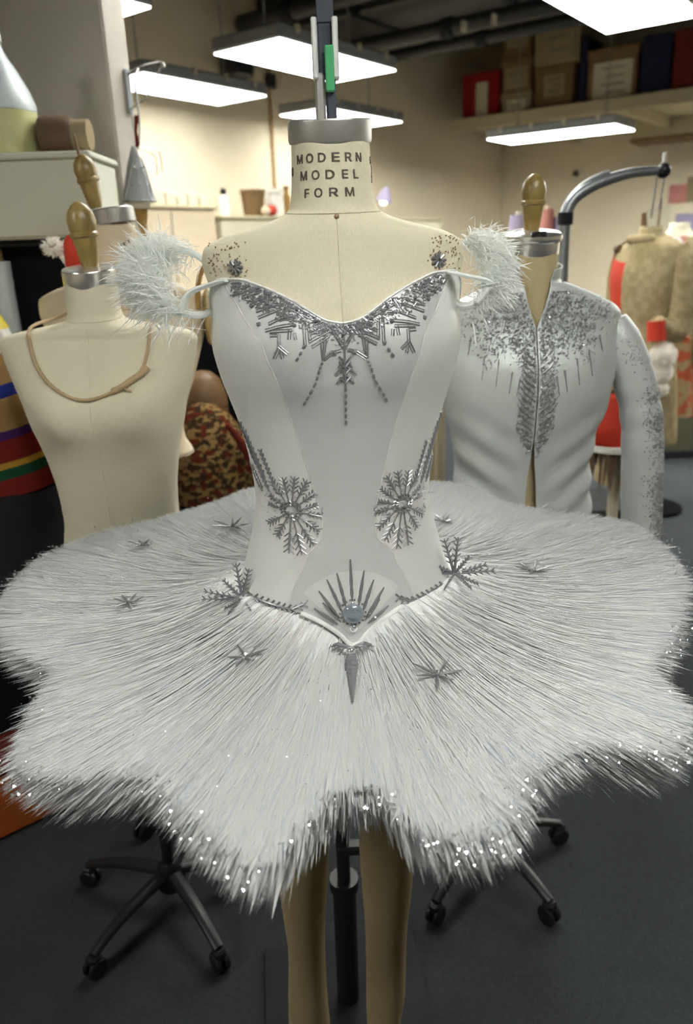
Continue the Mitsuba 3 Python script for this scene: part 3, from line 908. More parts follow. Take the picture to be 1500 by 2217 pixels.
for i, (x, y, size, nn, lab) in enumerate([(-.131, .833, .029, 6, 'front left'), (.101, .788, .031, 7, 'front right'), (-.322, 1.01, .026, 6, 'far left'), (-.343, 1.19, .022, 6, 'back left'),
                                           (-.20, 1.255, .036, 7, 'left of the waist at the back'), (.281, 1.06, .030, 6, 'right'), (.17, 1.25, .026, 6, 'back right')]):
    m, c = star(x, y, size, nn, (.05, .35), 40 + i)
    sf = part('skirt_snowflake', m, 'bead_dark', dress, smooth=False, label=f'small grey snowflake on the skirt, {lab}')
    part('centre_crystal', beads([c + [0, 0, .004]], .0030), 'crystal', sf, smooth=False)
for s, x, y, z0 in ((-1, -.146, .945, 1.128), (1, .146, .965, 1.146)):
    # hip snowflakes, part on the skirt and part standing up against the bodice
    g = np.random.default_rng(5 if s < 0 else 9)
    c = np.array([x, y, z0 + .002])
    ms = []
    for az, el, L in ((200, .15, .045), (160, .35, .045), (100, 1.25, .050), (60, 1.05, .050), (-20, .15, .045), (-70, -.05, .034), (-110, -.1, .034), (240, .0, .036), (20, .5, .040), (130, .8, .034)):
        a = math.radians(az if s < 0 else 180 - az)
        d = np.array([math.cos(a) * math.cos(el), -.35 * math.cos(el) * abs(math.sin(a)) - .15 * math.cos(el), math.sin(el)])
        if el < .2:
            d[1] = math.sin(a) * .8
        d /= np.linalg.norm(d)
        L *= g.uniform(.95, 1.3)
        ms.append(tube([c + d * .002, c + d * L * .6, c + d * L], [.0022, .0017, .0008], 5))
        h = np.cross(d, [0, 1, 0.2])
        h /= np.linalg.norm(h)
        for f_ in (.3, .45, .6, .75, .9):
            for e in (-1, 1):
                ms.append(tube([c + d * L * f_, c + d * L * (f_ + .1) + e * h * L * .10], [.0014, .0006], 4))
    hf = part('hip_snowflake', cat(ms), 'bead_dark', dress, smooth=False, label='large spiky silver snowflake on the ' + ('right' if s > 0 else 'left') + ' hip')
    part('centre_crystal', beads(c + g.normal(0, .005, (5, 3)) + [0, -.004, .003], .0030), 'crystal', hf, smooth=False)
    # branch along the basque edge towards the centre
    ms = []
    pts = [(s * 125, 1138), (s * 100, 1135), (s * 78, 1132), (s * 62, 1140)]
    ms.append(stroke(pts, .0016))
    for k in range(10):
        f_ = k / 9
        bx, bz = np.interp(f_, [0, .4, .75, 1], [p[0] for p in pts]), np.interp(f_, [0, .4, .75, 1], [p[1] for p in pts])
        for e in (-1, 1):
            ms.append(stroke([(bx, bz), (bx - s * 5, bz + e * 5)], .0013, n=3, sides=4))
    part('hip_branch', cat(ms), 'bead_dark', dress, smooth=False)
# the icicle under the basque point
c = on_skirt(np.array(.140), np.array(0.0), .006)
ms = []
for k, (a, L) in enumerate([(178, .036), (195, .030), (160, .034), (2, .036), (-15, .030), (20, .034), (215, .020), (-35, .020)]):
    a = math.radians(a)
    d = np.array([math.cos(a), math.sin(a) * .8, .10])
    ms.append(tube([c + [0, 0, .004], c + d * L * .5 + [0, 0, .008], c + d * L + [0, 0, -.001]], [.0022, .0016, .0005], 5))
ic = part('icicle_spray', cat(ms), 'bead_dark', dress, smooth=False, label='dark spray of bead legs below the basque point')
tip = on_skirt(np.array(.255), np.array(0.0), .006)
pts = [c + (tip - c) * t_ for t_ in np.linspace(0, 1, 26)]
rr = np.interp(np.linspace(0, 1, 26), [0, .25, .45, .75, 1], [.0035, .0078, .0056, .0030, .0010]) * (1 + .22 * (np.arange(26) % 2))
part('icicle', tube(pts, rr, 8, flat=.5), 'bead_dark', dress, smooth=False, label='dark tapering icicle of beads on the front of the skirt')
part('icicle_gem', mv(trimesh.creation.icosphere(2, .0058), c + [0, -.006, .004]), 'crystal', ic)

# feathery off-the-shoulder sleeves
for s, rx, L0, n in ((-1, .022, .034, 5600), (1, .010, .022, 3400)):
    # an arm ring from the front of the bodice round to the back, with curling down
    ring_c = np.array([s * (.170 if s < 0 else .156), 1.015, 1.548])

    def ring_at(a):
        return ring_c + np.stack([s * (rx + (.042 if s < 0 else .028) * np.cos(a)), .050 * np.sin(a) - .01, .018 * np.cos(a) + .034 * np.sin(a) - .004], -1)
    a = rng.normal(-.05, .62, n)
    ring = ring_at(a) + rng.normal(0, .008, (n, 3))
    d = np.stack([s * (rng.normal(.75, .45, n)), rng.normal(0, .5, n), rng.normal(-.05 if s < 0 else -.2, .48, n)], -1)
    d /= np.linalg.norm(d, axis=1, keepdims=True)
    L = L0 * rng.uniform(.3, 1.25, n) ** 1.2
    bend = rng.normal(0, .26 * L0, (n, 3)) - [0, 0, .2 * L0]
    side = np.cross(d, rng.normal(0, 1, (n, 3)))
    side /= np.linalg.norm(side, axis=1, keepdims=True)
    lab = 'left' if s < 0 else 'right'
    sl = part('feather_sleeve', ribbons(ring, d, side, L, rng.uniform(.0005, .0016, n), bend, seg=5), 'feather', dress, smooth=False, kind='stuff', label=f'fluffy white feather sleeve on the {lab} shoulder')
    part('sleeve_ruffle', tube(np.array([ring_at(np.array(t_)) for t_ in q]), .0045, 8, closed=True), 'feather', sl)
    strap = spline([C0 + body.front(s * .128, 1.546, .006), np.array([s * .158, .950, 1.540]), np.array([s * .180, .955, 1.532]), ring_at(np.array(-PI / 2))], 14)
    part('sleeve_strap', tube(strap, np.linspace(.006, .012, 14), 10, flat=.35), 'feather', dress)


# ---------------------------------------------------------------- the other dress forms
def finial(parent, o, sc, tilt=(0, 0), kind=0):
    """turned wooden acorn on a neck cap"""
    prof = [(0, 0), (.012, 0), (.0135, .006), (.0150, .012), (.0185, .040), (.0200, .050), (.0235, .053), (.0235, .057), (.0205, .060), (.0222, .066), (.0232, .076), (.0200, .090), (.0125, .100), (.005, .1045), (0, .1055)]
    m = lathe([(r * sc, z * sc) for r, z in prof], 32)
    return part('finial', mv(m, o, rotv([0, 1, 0], tilt[0]) @ rotv([1, 0, 0], tilt[1])), 'finial_wood', parent, label='turned wooden acorn finial')


def caster_base(parent, o, r, ang0, n=5, h=.10, mat='black_metal'):
    o = np.asarray(o, float)
    part('hub', mv(lathe([(0, .06), (.034, .06), (.036, .075), (.030, .125), (.020, .14), (0, .14)], 24), o), mat, parent)
    for k in range(n):
        a = ang0 + 2 * PI * k / n
        d = np.array([math.cos(a), math.sin(a), 0])
        p = spline([o + d * .02 + [0, 0, .105], o + d * r * .5 + [0, 0, .098], o + d * r + [0, 0, .062]], 12)
        lg = part('caster_leg', tube(p, np.linspace(.019, .013, 12), 10, flat=.8), mat, parent)
        c = o + d * r
        t = np.array([-d[1], d[0], 0])
        R_ = np.stack([d, ZX, t], 1)
        part('fork', bbox_(c + [0, 0, .048], (.030, .030, .028), .006, np.stack([d, t, ZX], 1)), mat, lg, smooth=False)
        part('caster_wheel', cat([mv(lathe([(0, -.006), (.022, -.006), (.025, -.003), (.025, .003), (.022, .006), (0, .006)], 20), c + e * t * .011 + [0, 0, .025], R_) for e in (-1, 1)]), mat, lg)


def torso_thing(key, to, sec_lo, sec_hi, o, mat, n=90, rz=0.0):
    zs = np.linspace(sec_lo, sec_hi, 90)
    return part('torso', mv(to.mesh(zs, n), o, rotz(rz)), mat, key, smooth=True)


# left form, bare, with the tape round its neck
LO = np.array([-.466, 1.50, 0.0])
lb = Torso([(1.530, .0475, .048, .048), (1.50, .0480, .049, .049), (1.475, .0495, .050, .050), (1.462, .056, .053, .055), (1.455, .085, .058, .06), (1.448, .125, .062, .065), (1.440, .165, .062, .066),
            (1.432, .184, .060, .066), (1.422, .190, .062, .070), (1.40, .186, .068, .078), (1.36, .176, .080, .085), (1.31, .160, .094, .088), (1.27, .150, .097, .086), (1.23, .139, .090, .082),
            (1.18, .128, .082, .078), (1.12, .119, .080, .075), (1.07, .117, .080, .074), (1.02, .124, .084, .082), (.97, .137, .09, .095), (.90, .150, .095, .105), (.85, .14, .09, .10)],
           bumps=[(-.070, 1.296, .030, .056, .056), (.070, 1.296, .030, .056, .056)], expo=2.2)
lf = thing('dress_form', 'bare cream dress form with a tan cord looped round its neck, left of the tutu', 'dress form')
part('torso', mv(lb.mesh(np.r_[np.linspace(.85, 1.41, 60), np.linspace(1.415, 1.53, 36)], 100), LO), 'muslin', lf, smooth=True)
capR = rotv([1, 0, 0], .16)
part('neck_cap', mv(lathe([(0, -.010), (.0475, -.010), (.049, -.007), (.049, .020), (.047, .0235), (.030, .0265), (0, .028)], 56), LO + [0, -.001, 1.533], capR), 'chrome', lf, label='shiny chrome cap on the neck')
finial(lf, LO + [.006, -.004, 1.553], 1.12, (-.05, .08))
part('centre_seam', tube([LO + lb.front(0.0, z, .0001) for z in np.linspace(.98, 1.452, 60)], .0004, 6), 'seam_tan', lf)
part('neck_seam', tube([LO + lb.pt(a, 1.467 - .006 * math.cos(a), .0003) for a in q], .0007, 6, closed=True), 'seam_tan', lf)
part('stand_pole', tube([LO + [0, 0, .86], LO + [-.01, .02, .13]], .014, 14), 'black_metal', lf)
caster_base(lf, (-.476, 1.525, 0), .245, math.radians(-125))
# the tape: a loop lying on shoulders and chest
pts = []
for x, z in [(.112, 1.4505), (.110, 1.425), (.103, 1.395), (.090, 1.368), (.060, 1.345), (.020, 1.330), (-.020, 1.327), (-.060, 1.345), (-.090, 1.372), (-.105, 1.400), (-.110, 1.425), (-.112, 1.4505)]:
    pts.append(LO + lb.front(x, min(z, 1.4475), .0035) + (0, 0, .003 if z > 1.447 else 0))
back = [LO + np.array([-.100, .045, 1.462]), LO + np.array([-.06, .062, 1.474]), LO + np.array([0, .066, 1.478]), LO + np.array([.06, .062, 1.474]), LO + np.array([.100, .045, 1.462])]
loop = np.array(pts + back)
ss = np.linspace(0, 1, len(loop) + 1)
from scipy.interpolate import CubicSpline
cl = CubicSpline(ss, np.vstack([loop, loop[:1]]), bc_type='periodic')(np.linspace(0, 1, 141)[:-1])
nk = thing('neck_cord', 'thin tan cord loop lying round the neck of the bare left form', 'cord')
scene[nk + '__cord'] = mikit.ply(tube(cl, .0032, 8, closed=True), 'cord_tan', smooth=40)
PARTS.add(nk + '__cord')
kn = [LO + lb.front(x, z, .007) for x, z in [(.045, 1.338), (.062, 1.345), (.078, 1.356), (.094, 1.366), (.104, 1.376)]]
part('wrapped_knot', tube(spline(kn, 22), .0052 + .0012 * (np.arange(22) % 2), 10), 'cord_tan', nk, label='wrapped knot in the cord')
part('loose_end', tube(spline([kn[1], LO + lb.front(.070, 1.340, .006), LO + lb.front(.078, 1.337, .005)], 8), .002, 6), 'cord_tan', nk)

# second form, behind it
SO = np.array([-.500, 1.83, 0.0])
sb_ = Torso([(1.64, .047, .048, .048), (1.58, .050, .051, .051), (1.545, .054, .053, .053), (1.530, .072, .058, .06), (1.518, .110, .063, .066), (1.500, .165, .064, .068), (1.482, .192, .062, .068),
             (1.46, .194, .066, .074), (1.42, .186, .078, .086), (1.36, .168, .10, .09), (1.30, .148, .100, .088), (1.22, .118, .086, .08), (1.175, .108, .08, .076), (1.15, .110, .082, .076), (1.12, .125, .086, .082), (1.11, .128, .087, .083), (.85, .12, .08, .08)], expo=2.2)
sf_ = thing('dress_form', 'second cream dress form half hidden behind the bare left form', 'dress form')
part('torso', mv(sb_.mesh(np.linspace(1.112, 1.64, 80), 80), SO), 'muslin_pink', sf_, smooth=True)
part('neck_cap', mv(lathe([(0, -.006), (.048, -.006), (.049, -.003), (.049, .024), (.046, .027), (0, .030)], 40), SO + [.002, 0, 1.648], rotv([0, 1, 0], -.12)), 'brushed', sf_, label='dull metal cap')
finial(sf_, SO + [-.030, -.01, 1.676], 1.05, (-.16, .05))
part('spike', tube([SO + [-.052, -.01, 1.780], SO + [-.058, -.01, 1.825]], [.004, .0025], 8), 'brown_wood', sf_)
part('neck_stamp', cat([mv(trimesh.creation.icosphere(1, .0035), SO + sb_.front(x, z, .0005)) for x, z in ((.030, 1.600), (.036, 1.592), (.028, 1.588), (.037, 1.604), (.024, 1.596))]), 'ink', sf_)
arm = lathe([(0, 0), (.030, 0), (.034, .004), (.034, .008), (0, .009)], 28)
part('arm_plate', mv(arm, SO + [.190, -.005, 1.435], rotv([0, 1, 0], PI / 2) @ np.diag([1.9, 1.1, 1])), 'finial_wood', sf_)
part('arm_knob', mv(trimesh.creation.icosphere(2, .013), SO + [.214, -.03, 1.485]), 'white_cloth', sf_)
part('wire_arch', tube(spline([SO + [.178, -.03, 1.455], SO + [.188, -.035, 1.525], SO + [.215, -.035, 1.552], SO + [.240, -.03, 1.53], SO + [.238, -.03, 1.46]], 24), .006, 8), 'pattern_brown', sf_)
part('stand_pole', tube([SO + [0, 0, 1.12], SO + [.008, .09, .13]], .014, 12), 'black_metal', sf_)
caster_base(sf_, (SO[0] + .008, SO[1] + .09, 0), .20, math.radians(-54))

# the jacket form
JO = np.array([.378, 1.57, 0.0])


def jfold(x, z, c):
    g = np.exp(-((z - 1.12) / .11) ** 2)
    d = .0040 * np.sin((z * 95 - np.abs(x) * 62)) * g * np.clip(np.abs(x) * 14 - .25, 0, 1)
    d = d + .0020 * np.sin(z * 38 + np.abs(x) * 70) * np.clip(np.abs(x) * 8, 0, 1) * np.exp(-((z - 1.27) / .10) ** 2)
    return d * np.clip(c * 2 + .3, 0, 1)


jb = Torso([(1.502, .062, .060, .064), (1.492, .088, .064, .068), (1.480, .118, .066, .07), (1.466, .148, .067, .072), (1.452, .172, .067, .073), (1.434, .184, .068, .075), (1.39, .182, .080, .085), (1.34, .181, .098, .092), (1.29, .176, .104, .092),
            (1.24, .163, .100, .088), (1.19, .150, .093, .083), (1.13, .143, .088, .080), (1.08, .146, .090, .084), (1.02, .153, .094, .092), (.97, .156, .096, .098)],
           bumps=[(-.075, 1.33, .006, .07, .06), (.075, 1.33, .006, .07, .06)], expo=2.35, fold=jfold)
jn = Torso([(1.58, .0500, .050, .050), (1.53, .0500, .050, .050), (1.48, .0515, .052, .052), (1.46, .056, .055, .055), (1.44, .10, .058, .06), (1.40, .16, .06, .07), (1.30, .16, .085, .08), (1.13, .125, .07, .065), (1.0, .14, .075, .08), (.85, .13, .08, .09)])
jf = thing('dress_form', 'dress form with a silver cap and wooden finial, wearing the silver jacket on the right', 'dress form')
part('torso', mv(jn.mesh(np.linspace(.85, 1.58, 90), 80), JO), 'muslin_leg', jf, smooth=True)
part('neck_cap', mv(lathe([(0, -.020), (.052, -.020), (.0535, -.017), (.0535, .004), (.0565, .006), (.0585, .011), (.0575, .018), (.050, .023), (.030, .026), (0, .027)], 56), JO + [0, 0, 1.572], rotv([1, 0, 0], .12)), 'chrome', jf, label='shiny silver cap with a rolled rim')
part('cap_slot', bbox_(JO + [0, -.050, 1.588], (.028, .02, .010), .003), 'black_metal', jf, smooth=False)
finial(jf, JO + [-.002, -.004, 1.590], 1.02, (0, .05))
part('stand_pole', tube([JO + [0, 0, .86], JO + [-.035, .045, .13]], .014, 12), 'black_metal', jf)
caster_base(jf, (.330, 1.625, 0), .235, math.radians(-128))

jk = thing('silver_jacket', 'silver grey beaded jacket with standing collar on the form right of the tutu', 'jacket')
vf = 1.418                                                            # where the open neck closes


def half_open(z):
    """half width of the front opening"""
    return np.interp(z, [.97, 1.02, 1.10, 1.15, 1.20, vf, 1.46, 1.505], [.015, .014, .010, .005, .0012, .0012, .016, .028])


for s in (1, -1):
    zz_ = np.linspace(.975, 1.500, 120)
    th0 = jb.th_of_x(half_open(zz_), zz_)
    rows = []
    for z, t0 in zip(zz_, th0):
        th = np.linspace(t0, PI, 64) * s
        rows.append(jb.pt(th, np.full(64, z)))
    rows = np.array(rows)
    if s < 0:
        rows = rows[:, ::-1]
    part('front_panel', shell(mv(loft(rows, caps=False, closed=False), JO), .0015), 'silver_cloth', jk, smooth=True, label='silver satin body, ' + ('right' if s > 0 else 'left') + ' half')
# standing collar
for s in (1, -1):
    rows = []
    for t_ in np.linspace(0, 1, 12):
        z = 1.496 + .036 * t_
        a0 = .46 + .16 * t_ - (.0 if t_ < .9 else .0)
        th = np.linspace(a0, PI, 40) * s
        w = .0625 - .006 * min(1, t_ * 3) + .005 * t_
        rows.append(np.stack([w * np.sin(th), -w * .98 * np.cos(th), z + .010 * np.clip(-np.cos(th), -1, 1) * t_], -1))
    rows = np.array(rows)
    if s < 0:
        rows = rows[:, ::-1]
    part('collar', shell(mv(loft(rows, caps=False, closed=False), JO), .002), 'silver_cloth', jk, smooth=True, label='standing collar')
# sleeves
for s in (1, -1):
    if s > 0:
        path = spline([(.168, .00, 1.418), (.196, -.01, 1.36), (.222, -.02, 1.29), (.238, -.03, 1.21), (.243, -.045, 1.10), (.243, -.07, .985)], 50)
    else:
        path = spline([(-.168, .00, 1.418), (-.204, .015, 1.36), (-.234, .02, 1.29), (-.252, .02, 1.21), (-.258, .00, 1.10), (-.258, -.02, .985)], 50)
    t_ = np.linspace(0, 1, 50)
    rad = np.interp(t_, [0, .08, .2, .45, .7, 1], [.032, .040, .042, .041, .042, .040]) + .0015 * np.sin(t_ * 46) * np.exp(-((t_ - .42) / .16) ** 2)
    sv = part('sleeve', tube(JO + path, rad, 28), 'silver_cloth', jk, smooth=50, label='long sleeve, ' + ('right' if s > 0 else 'left'))
    # beads down the outer side: angle 0 is outwards, pi / 2 faces the camera
    n = 3200 if s > 0 else 400
    f_ = rng.random(n)
    dens = .25 + .75 * ((f_ < .20) | ((f_ > .34) & (f_ < .58)) | (f_ > .70))
    f_ = f_[rng.random(n) < dens]
    c = np.stack([np.interp(f_, t_, path[:, i]) for i in range(3)], -1)
    half = int(len(f_) * .4)
    a = np.where(np.arange(len(f_)) < half, rng.normal(.5, .36, len(f_)), rng.normal(.95, .36, len(f_)))
    rr = np.interp(f_, t_, rad) + .0006
    pp = c + np.stack([s * rr * np.cos(a), -rr * np.sin(a), rng.normal(0, .002, len(f_))], -1)
    part('sleeve_beading', beads(JO + pp[:half], .0016), 'crystal', sv, smooth=False, kind='stuff')
    part('dark_beading', beads(JO + pp[half:], .0017), 'bead_dark', sv, smooth=False, kind='stuff')
def jk_pts(x, z, off=.0021):
    return JO + jb.front(x, z, off)


# crystal yoke and the branching beadwork down the front
bx, bz = [], []
for k in range(17000):
    x, z = rng.uniform(-.15, .15), rng.uniform(1.17, 1.485)
    ax_ = abs(x)
    lim = 1.465 - np.interp(ax_, [.02, .06, .10, .15], [.15, .105, .125, .05])
    dv = np.interp(z, [1.17, 1.23, 1.30, 1.36], [.012, .038, .032, .03])
    ok = (z > lim and rng.random() < np.interp(ax_, [.03, .10, .15], [.7, .42, .2]) * np.clip((z - lim) / .05, .15, 1) and z < float(np.interp(ax_, [.04, .09, .15], [1.49, 1.475, 1.455]))) or (.004 < ax_ < dv and z < 1.42 and rng.random() < .6)
    if ok and ax_ > half_open(z) + .003:
        bx.append(x)
        bz.append(z)
bx, bz = np.array(bx), np.array(bz)
o_ = rng.random(len(bx))
part('crystal_beading', beads(jk_pts(bx[o_ < .16], bz[o_ < .16]), .0018, 1.2), 'crystal', jk, smooth=False, kind='stuff', label='clear crystals scattered over the yoke and centre front')
part('silver_beading', beads(jk_pts(bx[(o_ >= .16) & (o_ < .45)], bz[(o_ >= .16) & (o_ < .45)]), .0013, .8), 'bead_silver', jk, smooth=False, kind='stuff')
part('dark_beading', beads(jk_pts(bx[o_ >= .45], bz[o_ >= .45]), .0014, .8), 'bead_dark', jk, smooth=False, kind='stuff')
ms = []
for s in (-1, 1):
    for z in np.linspace(1.185, 1.36, 15):
        x0, L = .006, np.interp(z, [1.18, 1.25, 1.36], [.012, .034, .022])
        p = jk_pts(np.array([s * x0, s * (x0 + L * .6), s * (x0 + L)]), np.array([z, z + L * .45, z + L * .95]))
        ms.append(tube(p, [.0009, .0013, .0005], 5))
    for x, z, L in ((.05, 1.34, .05), (.075, 1.36, .06), (.10, 1.37, .055), (.125, 1.40, .04), (.035, 1.33, .045)):
        p = jk_pts(np.array([s * x, s * (x + .006)]), np.array([z, z - L * .8]))
        ms.append(tube(p, [.0014, .0005], 5))
part('branch_embroidery', cat(ms), 'bead_dark', jk, smooth=False, label='dark branching embroidery beside the opening')
n = 160
x, z = rng.uniform(.05, .14, n), rng.uniform(.985, 1.02, n)
part('hem_beading', beads(jk_pts(x, z), .0020), 'bead_dark', jk, smooth=False, kind='stuff')

# ---------------------------------------------------------------- overhead ducts, loft shelf and its boxes
du = thing('air_duct', 'wide black air duct crossing overhead behind the hook', 'duct')
part('trunk', room_box(5.75, 6.93, -3.0, 5.2, 3.32, 3.80, .02), 'duct_black', du, smooth=False)
for b in np.arange(-2.5, 5.2, 1.1):
    part('flange', room_box(5.72, 6.96, b, b + .05, 3.30, 3.82, .006), 'charcoal', du, smooth=False)
for a, z, r, lab in ((6.62, 3.19, .05, 'black pipe under the far edge of the air duct'), (6.05, 3.17, .06, 'black pipe under the near edge of the air duct'), (5.55, 3.40, .07, 'black pipe hanging in front of the air duct')):
    k = thing('pipe', lab, 'pipe')
    part('run', tube([ROOM @ np.array([a, -3.0, z]), ROOM @ np.array([a, 5.2, z])], r, 14), 'duct_black', k)
    for b in (0.2, 1.9, 3.4, 4.6):
        part('coupling', tube([ROOM @ np.array([a, b, z]), ROOM @ np.array([a, b + .09, z])], r * 1.25, 14), 'charcoal', k)
for (u, v), lab in (((1005, 57), 'small pale tag clipped under the black pipes, the lower of two'), ((1070, 42), 'small pale tag clipped under the black pipes, the upper of two')):
    p = at_z(u, v, 3.10)
    solo('pipe_tag', bbox_(p, (.06, .02, .07), .005, ROOM), 'paper', lab, 'tag', smooth=False)
k = thing('conduit', 'thin vertical conduit on the cream wall behind the central form', 'conduit')
pc_ = at_n(587, 250, BX, B1 - .02)
part('tube', tube([pc_ * [1, 1, 0] + ZX * 1.6, pc_ * [1, 1, 0] + ZX * 3.6], .011, 8), 'pattern_brown', k)
part('junction_box', bbox_(at_n(586, 176, BX, B1 - .03), (.10, .06, .12), .008, ROOM), 'black_metal', k, smooth=False)
p = at_n(512, 146, BX, B1 - .15)
k = thing('wall_speaker', 'black box fixed high on the cream wall below the middle light', 'speaker')
part('body', bbox_(p, (.24, .20, .16), .02, ROOM), 'black_metal', k, smooth=False)
part('bracket', bbox_(p + BX * .125, (.05, .06, .05), .005, ROOM), 'steel', k, smooth=False)
part('grille', bbox_(p - BX * .102, (.20, .008, .12), .003, ROOM), 'charcoal', k, smooth=False)

lo = thing('loft_shelf', 'long cream storage shelf high across the end of the room', 'shelf')
part('deck', room_box(8.92, A1, -3.0, 5.02, 2.90, 2.95, .006), 'board_cream', lo, smooth=False)
part('fascia', room_box(8.88, 8.92, -3.0, 5.02, 2.82, 2.953, .006), 'board_cream', lo, smooth=False)
for b in (4.2, 2.9, 1.6):
    part('bracket', room_box(9.0, A1, b, b + .05, 2.78, 2.90, .004), 'board_cream', lo, smooth=False)
be = thing('wall_cupboard', 'cream wall cupboard with a dark lower edge beneath the storage shelf', 'cupboard')
part('body', room_box(10.45, A1, -.5, 3.36, 2.70, 2.90, .006), 'board_cream', be, smooth=False)
part('edge', room_box(10.43, A1, -.5, 3.37, 2.66, 2.70, .004), 'brown_wood', be, smooth=False)


def carton(b0, b1, z0, z1, mat, label, lab=None, lid=True, name='storage_box', a0=9.02, dep=.45, lines=3, labmat='paper'):
    k = thing(name, label, 'box', None)
    part('body', room_box(a0, a0 + dep, b0, b1, z0, z1, .008), mat, k, smooth=False)
    if lid:
        part('lid', room_box(a0 - .012, a0 + dep + .012, b0 - .010, b1 + .010, z1 - .085, z1, .006), mat, k, smooth=False)
    if lab:
        l0, l1, m0, m1 = lab
        W, Hh = b1 - b0, z1 - z0
        off = .014 if lid and m1 > (Hh - .085) / Hh else .003
        lk = part('paper_label', room_box(a0 - off - .002, a0 - .001, b0 + W * l0, b0 + W * l1, z0 + Hh * m0, z0 + Hh * m1, .0005), labmat, k, smooth=False)
        for i in range(lines):
            zz = z0 + Hh * (m1 - (m1 - m0) * (i + .8) / (lines + .6))
            part('ink_line', room_box(a0 - off - .003, a0 - off - .0018, b0 + W * (l0 + (l1 - l0) * .18), b0 + W * (l1 - (l1 - l0) * (.2 + .12 * (i % 2))), zz - .006, zz + .006, .0005), 'ink', lk, smooth=False)
    return k


carton(4.46, 4.93, 2.953, 3.43, 'red_box', 'bright red box with a tall white label, leftmost on the storage shelf', (.30, .62, .05, .78), lid=False, lines=0)
carton(4.07, 4.42, 2.953, 3.17, 'cardboard_pale', 'pale box with a black lid, bottom of the left stack beside the red box', (.15, .80, .10, .62), lines=1)
carton(4.07, 4.42, 3.178, 3.52, 'cardboard', 'cardboard box with a square label, middle of the left stack beside the red box', (.12, .92, .08, .72), lines=2, labmat='cardboard_pale')
carton(4.09, 4.42, 3.528, 3.82, 'cardboard', 'cardboard box with a strip label, top of the left stack beside the red box', (.12, .86, .30, .62), lines=1, labmat='cardboard_pale')
carton(3.58, 4.02, 2.953, 3.37, 'cardboard', 'brown cardboard box with a scribbled label, lower of the second stack', (.20, .75, .28, .80), lines=3, labmat='cardboard_pale')
carton(3.53, 4.04, 3.378, 3.80, 'cardboard_pale', 'pale cardboard box, upper of the second stack', (.10, .84, .10, .85), lines=2, labmat='cardboard_pale')
carton(2.90, 3.42, 2.953, 3.45, 'cardboard', 'wide brown box with a large white label, alone right of the dark gap', (.08, .88, .03, .74), lines=4)
carton(2.57, 2.86, 2.953, 3.50, 'navy', 'dark navy box between the wide brown box and the dark red box', None, lid=False)
carton(2.05, 2.54, 2.953, 3.50, 'dark_red', 'dark red box at the right end of the storage shelf', None, lid=True)
carton(3.445, 3.51, 2.953, 3.60, 'navy', 'narrow dark file box in the gap right of the second stack', None, lid=False)

# ---------------------------------------------------------------- left: storage rack, box, jug, things on it
kk = thing('storage_cabinet', 'black cabinet under the pale box at the left edge', 'cabinet')
part('body', bbox_((-.965, 2.215, .805), (.63, .23, 1.61), .008), 'black_cloth', kk, smooth=False)
part('top_panel', bbox_((-.965, 2.19, 1.612), (.66, .30, .016), .004), 'charcoal', kk, smooth=False)
part('door_edge', bbox_((-.905, 2.098, 1.25), (.012, .012, .62), .003), 'steel', kk, smooth=False)
kb = thing('storage_box', 'pale grey-green box on the black cabinet, under the jug', 'box')
part('body', bbox_((-.800, 2.13, 1.711), (.42, .24, .182), .008), 'cream_box', kb, smooth=False)
part('lid', bbox_((-.800, 2.13, 1.807), (.432, .252, .016), .006), 'cream_box', kb, smooth=False)
jg = thing('plastic_jug', 'large cloudy plastic jug half full of yellow liquid on the pale box', 'jug')
jo = np.array([-.835, 2.145, 1.8155])
part('liquid', mv(lathe([(0, .001), (.080, .001), (.088, .008), (.088, .105), (0, .105)], 40), jo), 'yellow_liquid', jg, label='yellow liquid')
part('bottle', mv(lathe([(0, .106), (.0885, .106), (.0885, .122), (.078, .155), (.058, .195), (.040, .225), (.030, .245), (.026, .262), (0, .262)], 40), jo), 'jug_plastic', jg, label='cloudy bluish upper part')
part('cap', mv(lathe([(0, .262), (.030, .262), (.030, .290), (0, .292)], 24), jo), 'white_cloth', jg)
sp = thing('thread_cone', 'brown spool lying beside the plastic jug on the pale box', 'spool')
so = np.array([-.700, 2.14, 1.865])
Rx = rotv([0, 1, 0], PI / 2)
part('winding', mv(lathe([(0, -.035), (.044, -.035), (.048, -.028), (.046, .03), (.040, .045), (0, .045)], 32), so, Rx), 'brown_leather', sp, label='dark brown winding')
part('core', mv(lathe([(0, .045), (.036, .045), (.036, .085), (0, .086)], 24), so, Rx), 'cardboard_pale', sp, label='tan card core')

# red hat with white fur on the cabinet shoulder
ht = thing('red_hat', 'red hat with a tuft of white fur behind the bare left form', 'hat')
ho = at(160, 548, 1.66)
ho = np.array([ho[0], 1.66, sb_.z1 * 0 + ho[2]])
part('crown', mv(lathe([(0, -.040), (.018, -.040), (.020, -.02), (.018, .020), (.010, .034), (0, .037)], 24), ho), 'red_cloth', ht)
n = 420
d = rng.normal(0, 1, (n, 3))
d /= np.linalg.norm(d, axis=1, keepdims=True)
c = np.asarray(at(118, 535, 1.66))
part('fur_tuft', ribbons(c + d * [.014, .012, .008], d, sides_of(d, rng.uniform(0, PI, n)), rng.uniform(.008, .018, n), rng.uniform(.0012, .003, n)), 'white_fur', ht, smooth=False, kind='stuff', label='white fur tuft')
part('band', tube(spline([c, c + [.012, 0, -.016], ho + [-.012, 0, -.03]], 10), .007, 8), 'white_fur', ht)
part('cord', tube(spline([ho + [0, 0, -.036], ho + [-.01, .02, -.07], SO + [-.14, .0, 1.506]], 10), .002, 6), 'red_cloth', ht)

